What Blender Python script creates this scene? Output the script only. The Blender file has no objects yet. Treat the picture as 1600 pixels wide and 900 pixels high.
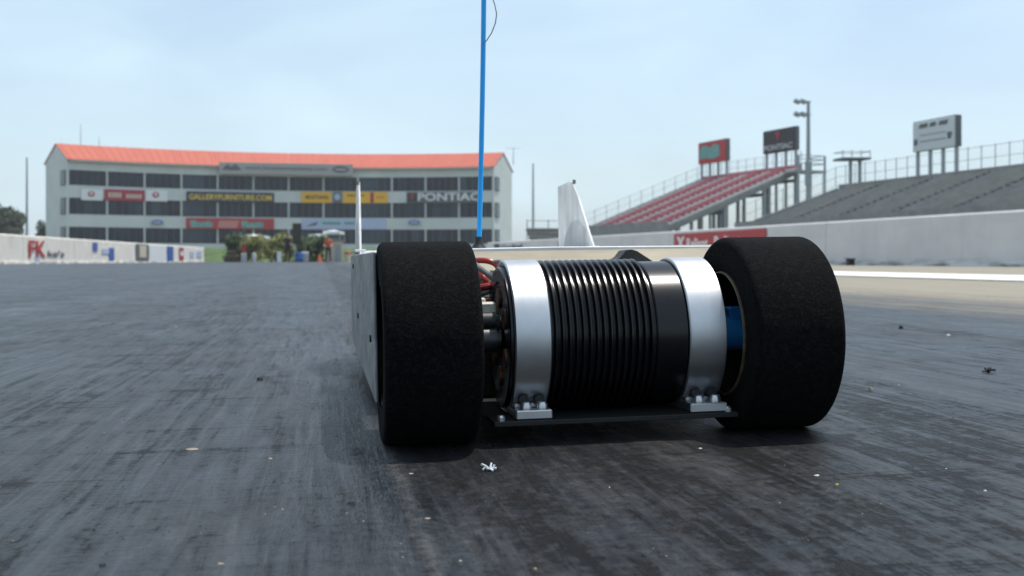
import bpy, math, random
from mathutils import Vector, Matrix
random.seed(7)
R = math.radians
sc = bpy.context.scene
col = sc.collection

# ------------------------------------------------------------------ camera
F = 1700.0                      # focal length in pixels of a 1600 px wide picture
HZ = 406.7                      # horizon row
CAMZ = 0.1092
TH = math.atan(295.0 / F)       # camera turned to the right of the track direction
ST, CT = math.sin(TH), math.cos(TH)
cam = bpy.data.cameras.new('camera')
cam.sensor_width = 36.0
cam.lens = F / 1600.0 * 36.0
cam.shift_y = -(450.0 - HZ) / 1600.0
cam.clip_start = 0.01
cam.clip_end = 6000.0
cam.dof.use_dof = True
cam.dof.focus_distance = 0.63
cam.dof.aperture_fstop = 21.0
camo = bpy.data.objects.new('camera', cam)
camo.location = (0, 0, CAMZ)
camo.rotation_euler = (R(90), 0, -TH)
col.objects.link(camo)
sc.camera = camo

# ------------------------------------------------------------------ light and sky
SUN_DIR = Vector((0.26, 0.10, 0.96)).normalized()
EL = math.asin(SUN_DIR.z)
AZ = math.atan2(SUN_DIR.x, SUN_DIR.y)
w = bpy.data.worlds.new('World')
sc.world = w
w.use_nodes = True
nt = w.node_tree
bg = nt.nodes['Background']
sky = nt.nodes.new('ShaderNodeTexSky')
sky.sky_type = 'NISHITA'
sky.sun_disc = False
sky.sun_elevation = EL
sky.sun_rotation = AZ
sky.altitude = 0.0
sky.air_density = 1.0
sky.dust_density = 2.2
sky.ozone_density = 1.6
tc = nt.nodes.new('ShaderNodeTexCoord')
mp = nt.nodes.new('ShaderNodeMapping')
mp.inputs['Scale'].default_value = (1.6, 1.0, 4.2)
mp.inputs['Rotation'].default_value = (0.25, 0.35, 0.5)
n1 = nt.nodes.new('ShaderNodeTexNoise')
n1.inputs['Scale'].default_value = 1.9
n1.inputs['Detail'].default_value = 3.5
n1.inputs['Roughness'].default_value = 0.52
n1.inputs['Distortion'].default_value = 0.5
cr = nt.nodes.new('ShaderNodeMapRange')
cr.inputs['From Min'].default_value = 0.36
cr.inputs['From Max'].default_value = 0.72
cr.inputs['To Min'].default_value = 0.36
cr.inputs['To Max'].default_value = 0.85
mx = nt.nodes.new('ShaderNodeMix')
mx.data_type = 'RGBA'
nt.links.new(tc.outputs['Generated'], mp.inputs['Vector'])
nt.links.new(mp.outputs['Vector'], n1.inputs['Vector'])
nt.links.new(n1.outputs['Fac'], cr.inputs['Value'])
nt.links.new(cr.outputs['Result'], mx.inputs['Factor'])
nt.links.new(sky.outputs['Color'], mx.inputs['A'])
mx.inputs['B'].default_value = (4.45, 5.65, 6.35, 1)      # thin high cloud veil
nt.links.new(mx.outputs['Result'], bg.inputs['Color'])
bg.inputs['Strength'].default_value = 0.130

sl = bpy.data.lights.new('sun', 'SUN')
sl.energy = 3.0
sl.angle = R(0.6)
sl.color = (1.0, 0.955, 0.89)
so = bpy.data.objects.new('sun', sl)
so.rotation_euler = (-SUN_DIR).to_track_quat('-Z', 'Y').to_euler()
so.location = (5, 5, 30)
col.objects.link(so)

sc.view_settings.view_transform = 'Standard'
sc.view_settings.look = 'None'
sc.view_settings.gamma = 1.0
sc.view_settings.exposure = 0.4

# ------------------------------------------------------------------ helpers
def cam_pt(xc, zc, z=0.0):
    """right / forward of the camera in metres -> world"""
    return Vector((xc * CT + zc * ST, -xc * ST + zc * CT, z))
def at(px, py, zc):
    """point at a given distance in front of the camera seen at a picture position"""
    return cam_pt((px - 800) / F * zc, zc, CAMZ + (HZ - py) / F * zc)

def node_mat(name):
    m = bpy.data.materials.new(name)
    m.use_nodes = True
    return m, m.node_tree, m.node_tree.nodes['Principled BSDF']

def mat(name, colr, rough=0.6, metal=0.0, var=0.12, scale=8.0, spec=0.5, bump=0.0, bscale=40.0, stretch=(1, 1, 1), coat=0.0):
    """principled surface with noise driven colour variation and relief"""
    m, t, p = node_mat(name)
    tcn = t.nodes.new('ShaderNodeTexCoord')
    mpn = t.nodes.new('ShaderNodeMapping')
    mpn.inputs['Scale'].default_value = stretch
    t.links.new(tcn.outputs['Object'], mpn.inputs['Vector'])
    n = t.nodes.new('ShaderNodeTexNoise')
    n.inputs['Scale'].default_value = scale
    n.inputs['Detail'].default_value = 6.0
    n.inputs['Roughness'].default_value = 0.6
    t.links.new(mpn.outputs['Vector'], n.inputs['Vector'])
    r = t.nodes.new('ShaderNodeValToRGB')
    lo = [max(0, c * (1 - var * 1.6)) for c in colr]
    hi = [min(1, c * (1 + var)) for c in colr]
    r.color_ramp.elements[0].position = 0.3
    r.color_ramp.elements[1].position = 0.7
    r.color_ramp.elements[0].color = (*lo, 1)
    r.color_ramp.elements[1].color = (*hi, 1)
    t.links.new(n.outputs['Fac'], r.inputs['Fac'])
    t.links.new(r.outputs['Color'], p.inputs['Base Color'])
    p.inputs['Roughness'].default_value = rough
    p.inputs['Metallic'].default_value = metal
    p.inputs['Specular IOR Level'].default_value = spec
    p.inputs['Coat Weight'].default_value = coat
    if bump > 0:
        n2 = t.nodes.new('ShaderNodeTexNoise')
        n2.inputs['Scale'].default_value = bscale
        n2.inputs['Detail'].default_value = 4.0
        t.links.new(mpn.outputs['Vector'], n2.inputs['Vector'])
        b = t.nodes.new('ShaderNodeBump')
        b.inputs['Strength'].default_value = bump
        b.inputs['Distance'].default_value = 0.5 / bscale
        t.links.new(n2.outputs['Fac'], b.inputs['Height'])
        t.links.new(b.outputs['Normal'], p.inputs['Normal'])
    return m

class MB:
    """collects faces of one mesh"""
    def __init__(s):
        s.v, s.f, s.mi = [], [], []
    def add(s, vs, fs, mi=0):
        o = len(s.v)
        s.v += [tuple(x) for x in vs]
        s.f += [tuple(i + o for i in f) for f in fs]
        s.mi += [mi] * len(fs)
        return s
    def box(s, a, b, mi=0, M=None):
        (x0, y0, z0), (x1, y1, z1) = a, b
        vs = [Vector(q) for q in ((x0,y0,z0),(x1,y0,z0),(x1,y1,z0),(x0,y1,z0),(x0,y0,z1),(x1,y0,z1),(x1,y1,z1),(x0,y1,z1))]
        if M: vs = [M @ q for q in vs]
        return s.add(vs, [(0,3,2,1),(4,5,6,7),(0,1,5,4),(1,2,6,5),(2,3,7,6),(3,0,4,7)], mi)
    def cbox(s, a, b, c, mi=0, M=None):
        """box with chamfered edges"""
        (x0, y0, z0), (x1, y1, z1) = a, b
        cx, cy, cz = (x0+x1)/2, (y0+y1)/2, (z0+z1)/2
        hx, hy, hz = (x1-x0)/2, (y1-y0)/2, (z1-z0)/2
        vs, idx = [], {}
        for sx in (-1, 1):
            for sy in (-1, 1):
                for sz in (-1, 1):
                    for ax in range(3):
                        h = [hx-c, hy-c, hz-c]; h[ax] = (hx, hy, hz)[ax]
                        idx[(sx, sy, sz, ax)] = len(vs)
                        q = Vector((cx+sx*h[0], cy+sy*h[1], cz+sz*h[2]))
                        vs.append(M @ q if M else q)
        fs = []
        for ax in range(3):
            o = [i for i in range(3) if i != ax]
            for sg in (-1, 1):
                q = []
                for u, w_ in ((-1,-1),(1,-1),(1,1),(-1,1)):
                    k = [0,0,0]; k[ax] = sg; k[o[0]] = u; k[o[1]] = w_
                    q.append(idx[(*k, ax)])
                flip = (sg == 1) == (ax == 1)
                fs.append(tuple(reversed(q)) if flip else tuple(q))
        for ax in range(3):
            o = [i for i in range(3) if i != ax]
            for u in (-1, 1):
                for w_ in (-1, 1):
                    k0 = [0,0,0]; k0[o[0]] = u; k0[o[1]] = w_
                    ka = list(k0); ka[ax] = -1; kb = list(k0); kb[ax] = 1
                    fs.append((idx[(*ka, o[0])], idx[(*kb, o[0])], idx[(*kb, o[1])], idx[(*ka, o[1])]))
        for sx in (-1, 1):
            for sy in (-1, 1):
                for sz in (-1, 1):
                    fs.append((idx[(sx,sy,sz,0)], idx[(sx,sy,sz,1)], idx[(sx,sy,sz,2)]))
        return s.add(vs, fs, mi)
    def tube(s, pts, r, n=10, mi=0, cap=True):
        pts = [Vector(p) for p in pts]
        rs = r if isinstance(r, (list, tuple)) else [r] * len(pts)
        rings, up = [], None
        for i, p in enumerate(pts):
            d = (pts[min(i+1, len(pts)-1)] - pts[max(i-1, 0)]).normalized()
            if up is None:
                up = Vector((0,0,1)) if abs(d.z) < 0.9 else Vector((1,0,0))
            u = d.cross(up)
            if u.length < 1e-5: u = d.cross(Vector((0,1,0)))
            u.normalize(); v = u.cross(d).normalized(); up = v
            rings.append([p + (u*math.cos(2*math.pi*k/n) + v*math.sin(2*math.pi*k/n))*rs[i] for k in range(n)])
        vs = [q for g in rings for q in g]
        fs = [(i*n+k, i*n+(k+1)%n, (i+1)*n+(k+1)%n, (i+1)*n+k) for i in range(len(pts)-1) for k in range(n)]
        if cap:
            fs.append(tuple(range(n))[::-1]); fs.append(tuple((len(pts)-1)*n + k for k in range(n)))
        return s.add(vs, fs, mi)
    def lathe_x(s, prof, cy, cz, n=64, mi=0, closed=False):
        """profile of (x, radius) turned about the x axis"""
        m_ = len(prof)
        vs = [(x, cy + r*math.cos(2*math.pi*k/n), cz + r*math.sin(2*math.pi*k/n)) for x, r in prof for k in range(n)]
        fs = []
        for i in range(m_ if closed else m_-1):
            j = (i+1) % m_
            for k in range(n):
                fs.append((i*n+k, j*n+k, j*n+(k+1)%n, i*n+(k+1)%n))
        return s.add(vs, fs, mi)
    def lathe_z(s, prof, cx, cy, n=16, mi=0):
        vs = [(cx + r*math.cos(2*math.pi*k/n), cy + r*math.sin(2*math.pi*k/n), z) for r, z in prof for k in range(n)]
        fs = [(i*n+k, i*n+(k+1)%n, (i+1)*n+(k+1)%n, (i+1)*n+k) for i in range(len(prof)-1) for k in range(n)]
        fs.append(tuple(range(n))[::-1]); fs.append(tuple((len(prof)-1)*n+k for k in range(n)))
        return s.add(vs, fs, mi)
    def prism(s, poly, d, mi=0):
        """polygon (list of points) pushed along vector d"""
        a = [Vector(p) for p in poly]; d = Vector(d); n = len(a)
        vs = a + [p + d for p in a]
        fs = [tuple(range(n))[::-1], tuple(range(n, 2*n))] + [(i, (i+1)%n, n+(i+1)%n, n+i) for i in range(n)]
        return s.add(vs, fs, mi)
    def mesh(s, name, mats, off=None, smooth=False, ang=None):
        me = bpy.data.meshes.new(name)
        vs = s.v if off is None else [tuple(Vector(q) - off) for q in s.v]
        me.from_pydata(vs, [], s.f)
        for m in (mats if isinstance(mats, (list, tuple)) else [mats]):
            me.materials.append(m)
        for p, i in zip(me.polygons, s.mi):
            p.material_index = i
            p.use_smooth = smooth
        import bmesh
        b = bmesh.new(); b.from_mesh(me)
        bmesh.ops.recalc_face_normals(b, faces=b.faces)
        b.to_mesh(me); b.free()
        if smooth and ang:
            me.set_sharp_from_angle(angle=R(ang))
        return me

def link(name, data, parent=None, loc=None, rz=None):
    o = bpy.data.objects.new(name, data)
    col.objects.link(o)
    if parent is not None: o.parent = parent
    if loc is not None: o.location = loc
    if rz is not None: o.rotation_euler = (0, 0, rz)
    return o
def root_of(p):
    while p.parent: p = p.parent
    return p
def part(name, mb, m, parent, smooth=False, ang=40, label=None):
    """child mesh; its vertices are given in world metres, the root's own place is taken off"""
    off = root_of(parent).location.copy()
    o = link(name, mb.mesh(name, m, off, smooth, ang), parent)
    if label: o['label'] = label
    return o
def tag(o, label, cat, group=None):
    o['label'] = label; o['category'] = cat
    if group: o['group'] = group
    return o
def thing(name, label, cat, loc, group=None):
    o = link(name, None, None, loc)
    o.empty_display_size = 0.1
    return tag(o, label, cat, group)
def solid(name, mb, m, label, cat, group=None, smooth=False, ang=40, loc=None):
    off = Vector(loc) if loc is not None else None
    o = link(name, mb.mesh(name, m, off, smooth, ang), None, loc)
    return tag(o, label, cat, group)
def struct(name, mb, m, smooth=False, kind='structure'):
    o = link(name, mb.mesh(name, m, None, smooth))
    o['kind'] = kind
    return o

def text_mesh(s, m, wdt, hgt, depth=0.02, bold=0.0, shear=0.0):
    """lettering as a mesh in the xz plane, centred, facing -y, stretched to wdt x hgt"""
    c = bpy.data.curves.new('lettering', 'FONT')
    c.body = s
    c.extrude = 0.01
    c.offset = bold
    c.shear = shear
    c.resolution_u = 3
    o = bpy.data.objects.new('lettering', c)
    col.objects.link(o)
    dg = bpy.context.evaluated_depsgraph_get()
    me = bpy.data.meshes.new_from_object(o.evaluated_get(dg))
    bpy.data.objects.remove(o)
    xs = [q.co.x for q in me.vertices]; ys = [q.co.y for q in me.vertices]
    x0, x1, y0, y1 = min(xs), max(xs), min(ys), max(ys)
    for q in me.vertices:
        x = (q.co.x - (x0+x1)/2) / (x1-x0) * wdt
        z = (q.co.y - (y0+y1)/2) / (y1-y0) * hgt
        y = -q.co.z / 0.01 * depth/2
        q.co = (x, y, z)
    me.materials.clear()
    me.materials.append(m)
    return me

# ------------------------------------------------------------------ materials
M = {}
M['wall_grey'] = mat('wall_grey', (0.57, 0.61, 0.60), 0.7, var=0.06, scale=0.5)
M['roof_red'] = mat('roof_red', (0.47, 0.085, 0.038), 0.5, var=0.10, scale=0.6, stretch=(3, 3, 0.3))
M['trim'] = mat('trim', (0.42, 0.44, 0.44), 0.6, var=0.06)
for k, c in enumerate(((0.008, 0.016, 0.032), (0.013, 0.026, 0.046), (0.034, 0.055, 0.078), (0.005, 0.008, 0.017))):
    M['glass%d' % k] = mat('glass%d' % k, c, 0.12, var=0.2, scale=0.6, spec=0.28)
M['mullion'] = mat('mullion', (0.022, 0.032, 0.046), 0.5)
M['white'] = mat('white', (0.74, 0.75, 0.76), 0.5, var=0.05)
M['concrete_white'] = mat('concrete_white', (0.72, 0.68, 0.62), 0.75, var=0.08, scale=1.3, bump=0.2, bscale=25)
M['concrete_grey'] = mat('concrete_grey', (0.62, 0.61, 0.60), 0.8, var=0.06, scale=0.9, bump=0.2, bscale=25, stretch=(1, 1, 2))
def stained(m, low, hi):
    t = m.node_tree; p = t.nodes['Principled BSDF']; L = t.links.new
    src = p.inputs['Base Color'].links[0].from_socket
    tcn = t.nodes.new('ShaderNodeTexCoord')
    def ns(sc3, det=6, ro=0.65):
        mpn = t.nodes.new('ShaderNodeMapping'); mpn.inputs['Scale'].default_value = sc3; L(tcn.outputs['Object'], mpn.inputs['Vector'])
        n = t.nodes.new('ShaderNodeTexNoise'); n.inputs['Scale'].default_value = 1.0; n.inputs['Detail'].default_value = det; n.inputs['Roughness'].default_value = ro
        L(mpn.outputs['Vector'], n.inputs['Vector']); return n.outputs['Fac']
    def rg(v, a, b, c, d):
        n = t.nodes.new('ShaderNodeMapRange')
        for k, q in zip(('From Min', 'From Max', 'To Min', 'To Max'), (a, b, c, d)): n.inputs[k].default_value = q
        L(v, n.inputs['Value']); return n.outputs['Result']
    def mul(a, b):
        n = t.nodes.new('ShaderNodeMath'); n.operation = 'MULTIPLY'; L(a, n.inputs[0]); L(b, n.inputs[1]); return n.outputs[0]
    def mixc(f, a, colr):
        n = t.nodes.new('ShaderNodeMix'); n.data_type = 'RGBA'; L(f, n.inputs['Factor']); L(a, n.inputs['A']); n.inputs['B'].default_value = (*colr, 1); return n.outputs['Result']
    sep = t.nodes.new('ShaderNodeSeparateXYZ'); L(tcn.outputs['Object'], sep.inputs[0])
    c = mixc(rg(ns((0.6, 0.6, 9.0)), 0.55, 0.75, 0, 0.16), src, low)                       # long scuffs
    c = mixc(rg(ns((3.5, 3.5, 0.5)), 0.56, 0.74, 0, 0.18), c, low)                         # drips
    c = mixc(mul(rg(sep.outputs['Z'], 0.03, 0.16, 1, 0), rg(ns((1.2, 1.2, 6.0)), 0.42, 0.60, 0, 0.85)), c, hi)   # tyre marks along the foot
    L(c, p.inputs['Base Color'])
stained(M['concrete_white'], (0.42, 0.38, 0.33), (0.14, 0.13, 0.12))
stained(M['concrete_grey'], (0.33, 0.32, 0.31), (0.07, 0.07, 0.07))
stained(M['wall_grey'], (0.40, 0.42, 0.41), (0.3, 0.3, 0.3))
M['red_sign'] = mat('red_sign', (0.42, 0.025, 0.03), 0.5, var=0.1)
M['crimson'] = mat('crimson', (0.38, 0.012, 0.045), 0.5, var=0.1)
M['yellow'] = mat('yellow', (0.78, 0.42, 0.01), 0.5, var=0.06)
M['lemon'] = mat('lemon', (0.85, 0.58, 0.02), 0.5, var=0.06)
M['navy'] = mat('navy', (0.012, 0.022, 0.06), 0.5, var=0.1)
M['blue_paint'] = mat('blue_paint', (0.03, 0.10, 0.36), 0.5, var=0.1)
M['pale_blue'] = mat('pale_blue', (0.40, 0.48, 0.66), 0.6, var=0.08)
M['green_paint'] = mat('green_paint', (0.05, 0.30, 0.13), 0.5, var=0.1)
M['teal'] = mat('teal', (0.14, 0.34, 0.31), 0.6, var=0.15, scale=2)
M['black_sign'] = mat('black_sign', (0.02, 0.018, 0.022), 0.5, var=0.2)
M['brown_paint'] = mat('brown_paint', (0.10, 0.055, 0.02), 0.6)
M['grey_dark'] = mat('grey_dark', (0.10, 0.11, 0.12), 0.6)
M['steel'] = mat('steel', (0.30, 0.33, 0.35), 0.5, metal=0.3, var=0.12)
M['steel_pale'] = mat('steel_pale', (0.45, 0.47, 0.48), 0.5, metal=0.2, var=0.12)
M['seat_red'] = mat('seat_red', (0.52, 0.15, 0.18), 0.55, var=0.18, scale=2)
M['seat_grey'] = mat('seat_grey', (0.27, 0.265, 0.245), 0.6, var=0.15, scale=1.5)
M['deck'] = mat('deck', (0.26, 0.265, 0.26), 0.7, var=0.15, scale=1.5)
M['aisle'] = mat('aisle', (0.58, 0.52, 0.50), 0.7, var=0.1)
M['sign_white'] = mat('sign_white', (0.62, 0.65, 0.66), 0.5, var=0.05)
M['leaf_dark'] = mat('leaf_dark', (0.035, 0.055, 0.022), 0.7, var=0.5, scale=0.8)
M['leaf_olive'] = mat('leaf_olive', (0.20, 0.21, 0.05), 0.7, var=0.4, scale=1.5)
M['leaf_green'] = mat('leaf_green', (0.05, 0.09, 0.025), 0.7, var=0.4, scale=1.5)
M['bark'] = mat('bark', (0.08, 0.06, 0.045), 0.9, var=0.3, bump=0.5, bscale=12)
M['grass'] = mat('grass', (0.060, 0.105, 0.022), 0.9, var=0.35, scale=0.7)
M['earth'] = mat('earth', (0.13, 0.13, 0.075), 0.95, var=0.3, scale=0.15)
M['skin'] = mat('skin', (0.42, 0.24, 0.17), 0.6)
M['orange_cloth'] = mat('orange_cloth', (0.50, 0.10, 0.05), 0.85)
M['dark_cloth'] = mat('dark_cloth', (0.015, 0.018, 0.03), 0.85)
M['cream'] = mat('cream', (0.55, 0.49, 0.38), 0.7, var=0.12)
M['orange'] = mat('orange', (0.60, 0.13, 0.03), 0.6)
M['blue_plastic'] = mat('blue_plastic', (0.02, 0.11, 0.34), 0.4)

# ------------------------------------------------------------------ the ground
def gz(x):
    """cross fall of the lane: rises a little to the right of the car, then back to level"""
    pts = ((-1e9, 0.0), (-0.10, 0.0), (0.05, 0.0011), (0.9, 0.0152), (1.25, 0.019), (1.7, 0.017), (3.0, 0.0), (1e9, 0.0))
    for (xa, za), (xb, zb) in zip(pts, pts[1:]):
        if xa <= x <= xb:
            return za + (zb - za) * (x - xa) / (xb - xa)
g = MB()
g.add([(-3000, -300, -0.02), (3000, -300, -0.02), (3000, 5000, -0.02), (-3000, 5000, -0.02)], [(0, 1, 2, 3)])
struct('ground', g, M['earth'])

def track_material():
    m, t, p = node_mat('rubbered_asphalt')
    L = t.links.new
    def nd(tp, **kw):
        n = t.nodes.new(tp)
        for k, v in kw.items():
            if hasattr(n, k): setattr(n, k, v)
            else: n.inputs[k].default_value = v
        return n
    tcn = nd('ShaderNodeTexCoord')
    sep = nd('ShaderNodeSeparateXYZ'); L(tcn.outputs['Object'], sep.inputs[0])
    def noise(scale3, scale, detail=6, rough=0.6, dist=0.0):
        mpn = nd('ShaderNodeMapping', Scale=scale3); L(tcn.outputs['Object'], mpn.inputs['Vector'])
        n = nd('ShaderNodeTexNoise', Scale=scale, Detail=detail, Roughness=rough, Distortion=dist)
        L(mpn.outputs['Vector'], n.inputs['Vector'])
        return n.outputs['Fac']
    def rng(v, a, b, c, d):
        n = nd('ShaderNodeMapRange', **{'From Min': a, 'From Max': b, 'To Min': c, 'To Max': d}); L(v, n.inputs['Value'])
        return n.outputs['Result']
    def mth(op, a, b):
        n = nd('ShaderNodeMath', operation=op)
        for i, v in enumerate((a, b)):
            if isinstance(v, (int, float)): n.inputs[i].default_value = v
            else: L(v, n.inputs[i])
        return n.outputs[0]
    def mix(f, a, b):
        n = nd('ShaderNodeMix', data_type='RGBA')
        for s, v in (('Factor', f), ('A', a), ('B', b)):
            if isinstance(v, (int, float)): n.inputs[s].default_value = v
            elif isinstance(v, tuple): n.inputs[s].default_value = (*v, 1)
            else: L(v, n.inputs[s])
        return n.outputs['Result']
    streak = noise((26, 1.1, 1), 1.0, 8, 0.65, 0.3)       # marks drawn out along the lane
    fine = noise((120, 5.5, 1), 1.0, 7, 0.7, 0.8)          # thin scratches
    swirl = noise((22, 4.2, 1), 1.0, 7, 0.65, 1.6)         # smeared rubber
    blot = noise((1, 0.5, 1), 38.0, 6, 0.7, 0.8)           # blotches of picked-up rubber
    streak2 = noise((4.5, 0.22, 1), 1.0, 6, 0.6, 0.2)
    patch = noise((1, 0.6, 1), 7.0, 5, 0.6, 0.4)
    crossp = noise((3.0, 24, 1), 1.0, 6, 0.7, 0.6)        # short cracks across
    grit = noise((1, 0.8, 1), 190.0, 5, 0.7)
    grain = noise((1, 1, 1), 620.0, 3, 0.6)
    c = mix(rng(streak, 0.33, 0.66, 0, 1), (0.004, 0.006, 0.0095), (0.015, 0.020, 0.029))
    c = mix(rng(swirl, 0.36, 0.66, 0, 0.75), c, (0.007, 0.008, 0.0095))
    c = mix(rng(fine, 0.52, 0.70, 0, 0.55), c, (0.036, 0.043, 0.054))
    c = mix(rng(fine, 0.30, 0.44, 0.6, 0), c, (0.010, 0.010, 0.011))
    c = mix(rng(streak2, 0.35, 0.68, 0, 0.6), c, (0.013, 0.0135, 0.014))
    c = mix(rng(patch, 0.42, 0.74, 0, 0.5), c, (0.030, 0.029, 0.028))
    c = mix(rng(crossp, 0.60, 0.72, 0, 0.7), c, (0.009, 0.0085, 0.0085))
    c = mix(rng(grit, 0.62, 0.80, 0, 0.5), c, (0.07, 0.067, 0.062))
    # groove where the rubber film ends beside the car's left wheel, bare stones along it
    gx = mth('ABSOLUTE', mth('SUBTRACT', sep.outputs['X'], mth('ADD', 0.038, mth('MULTIPLY', mth('SUBTRACT', patch, 0.5), 0.012))), 0.0)
    gm = mth('MULTIPLY', rng(gx, 0.0, 0.006, 1, 0), rng(grit, 0.40, 0.62, 0, 0.75))
    c = mix(gm, c, (0.060, 0.051, 0.042))
    worn = mth('MULTIPLY', rng(sep.outputs['X'], 0.03, 0.06, 0, 1), rng(sep.outputs['X'], 0.30, 0.48, 1, 0))
    worn = mth('MULTIPLY', worn, rng(noise((1, 1, 1), 60, 5, 0.7), 0.35, 0.62, 0.15, 0.85))
    c = mix(worn, c, (0.019, 0.018, 0.0175))
    # bare concrete to the right of the rubbered groove
    edge = mth('ADD', sep.outputs['X'], mth('MULTIPLY', mth('SUBTRACT', streak2, 0.5), 1.3))
    edge = mth('ADD', edge, mth('MULTIPLY', mth('SUBTRACT', streak, 0.5), 0.35))
    cm = rng(edge, 0.95, 1.75, 0, 1)
    conc = mix(rng(streak, 0.3, 0.7, 0, 1), (0.205, 0.18, 0.14), (0.31, 0.275, 0.215))
    conc = mix(rng(patch, 0.3, 0.8, 0, 0.5), conc, (0.21, 0.185, 0.145))
    c = mix(cm, c, conc)
    L(c, p.inputs['Base Color'])
    rg = mth('ADD', mth('ADD', rng(streak, 0.3, 0.7, 0.26, 0.44), rng(swirl, 0.3, 0.7, 0.10, -0.06)), mth('ADD', rng(grit, 0.3, 0.7, -0.06, 0.10), rng(patch, 0.35, 0.7, -0.05, 0.08)))
    rg = mth('ADD', rg, mth('MULTIPLY', cm, 0.35))
    L(rg, p.inputs['Roughness'])
    sp = mth('ADD', mth('MULTIPLY', rng(streak, 0.34, 0.64, -0.5, 0.5), 0.36), mth('MULTIPLY', rng(swirl, 0.36, 0.64, 0.5, -0.5), 0.32))
    sp = mth('ADD', sp, mth('ADD', mth('MULTIPLY', rng(fine, 0.34, 0.64, -0.5, 0.5), 0.42), mth('MULTIPLY', rng(blot, 0.36, 0.64, 0.5, -0.5), 0.24)))
    sp = mth('ADD', sp, mth('MULTIPLY', rng(streak2, 0.36, 0.64, 0.5, -0.5), 0.22))
    sp = mth('SUBTRACT', sp, rng(crossp, 0.58, 0.70, 0, 0.35))
    sp = mth('SUBTRACT', sp, mth('MULTIPLY', worn, 0.35))
    sp = mth('MAXIMUM', mth('ADD', mth('ADD', sp, rng(grit, 0.3, 0.7, -0.25, 0.25)), 0.32), 0.03)
    L(sp, p.inputs['Specular IOR Level'])
    h = mth('ADD', mth('MULTIPLY', grit, 0.0022), mth('MULTIPLY', grain, 0.0006))
    h = mth('ADD', mth('ADD', h, mth('MULTIPLY', streak, 0.0036)), mth('ADD', mth('MULTIPLY', fine, 0.0016), mth('MULTIPLY', swirl, 0.0045)))
    h = mth('ADD', h, mth('MULTIPLY', crossp, 0.0022))
    b = nd('ShaderNodeBump', Strength=0.55, Distance=1.0)
    L(h, b.inputs['Height'])
    L(b.outputs['Normal'], p.inputs['Normal'])
    return m
M['track'] = track_material()
xs = [-12.5, -6, -2, -0.1, 0.05, 0.9, 1.25, 1.7, 3.0, 6, 12.2]
ys = [-6, 0, 3, 12, 40, 78]
g = MB()
vs = [(x, y, gz(x)) for y in ys for x in xs]
nx = len(xs)
fs = [(j*nx+i, j*nx+i+1, (j+1)*nx+i+1, (j+1)*nx+i) for j in range(len(ys)-1) for i in range(nx-1)]
g.add(vs, fs)
struct('track_surface', g, M['track'], smooth=True)
# painted lane edge on the right
M['line'] = mat('line', (0.78, 0.77, 0.74), 0.7, var=0.12, scale=3, stretch=(2, 0.6, 1))
g = MB()
xs2, ys2 = [3.5, 4.7], [-4, 10, 70]
g.add([(x, y, 0.006) for y in ys2 for x in xs2], [(0, 1, 3, 2), (2, 3, 5, 4)])
struct('painted_edge_line', g, M['line'])

# ------------------------------------------------------------------ barriers
def barrier(name, label, a, b, h0, h1, thick, m, side, sections=12):
    """cast wall from a to b (ground points); side = +1 when the track lies to its +x side. Returns object and a place function"""
    a, b = Vector((*a, 0)), Vector((*b, 0))
    d = (b - a); L = d.length; d.normalize()
    n = Vector((d.y, -d.x, 0)) * side         # towards the track
    root = thing(name, label, 'barrier', a)
    N = sections
    base = MB()
    for i in range(N):
        p0, p1 = a + d*(L*i/N + 0.012), a + d*(L*(i+1)/N - 0.012)
        z0, z1 = h0 + (h1-h0)*i/N, h0 + (h1-h0)*(i+1)/N
        sec = MB()
        def ring(p, h):
            return [p + n*0.06 + Vector((0,0,-0.015)), p + n*0.02 + Vector((0,0,0.12)), p + Vector((0,0,h-0.03)), p - n*0.03 + Vector((0,0,h)),
                    p - n*(thick-0.03) + Vector((0,0,h)), p - n*thick + Vector((0,0,h-0.03)), p - n*thick + Vector((0,0,-0.015))]
        r0, r1 = ring(p0, z0), ring(p1, z1)
        k = len(r0)
        sec.add(r0 + r1, [tuple(range(k))[::-1], tuple(range(k, 2*k))] + [(q, (q+1)%k, k+(q+1)%k, k+q) for q in range(k)])
        part('wall_section', sec, m, root)
    def place(s, z, off=0.006):
        """frame on the track face at distance s along the wall, height z; x axis runs to the viewer's right"""
        p = a + d*s + n*(off + 0.02) + Vector((0, 0, z))
        ex = d * side * -1.0 if side < 0 else d
        ex = -n.cross(Vector((0, 0, 1)))
        Mx = Matrix(((ex.x, -n.x, 0, p.x), (ex.y, -n.y, 0, p.y), (ex.z, -n.z, 1, p.z), (0, 0, 0, 1)))
        return Mx
    def along(px):
        """distance along the wall where a ray at picture column px meets it"""
        ang = math.atan((px-800)/F) + TH
        rx, ry = math.sin(ang), math.cos(ang)
        den = rx*d.y - ry*d.x
        t_ = (a.x*d.y - a.y*d.x) / den
        return (Vector((rx*t_, ry*t_, 0)) - a).dot(d)
    return root, place, along, a
def put(me, name, Mx, parent):
    o = link(name, me, parent)
    o.matrix_local = Matrix.Translation(-root_of(parent).location) @ Mx if parent else Mx
    return o

lw, lplace, lalong, la = barrier('left_barrier', 'long white concrete barrier along the left edge of the track', (-11.1, 2.0), (-7.3, 69.8), 0.88, 0.90, 0.35, M['concrete_white'], 1)
rw, rplace, ralong, ra = barrier('right_barrier', 'long grey concrete barrier with pale top along the right edge of the track', (11.9, 3.0), (9.3, 62.0), 0.89, 1.12, 0.40, M['concrete_grey'], -1, 6)

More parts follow.
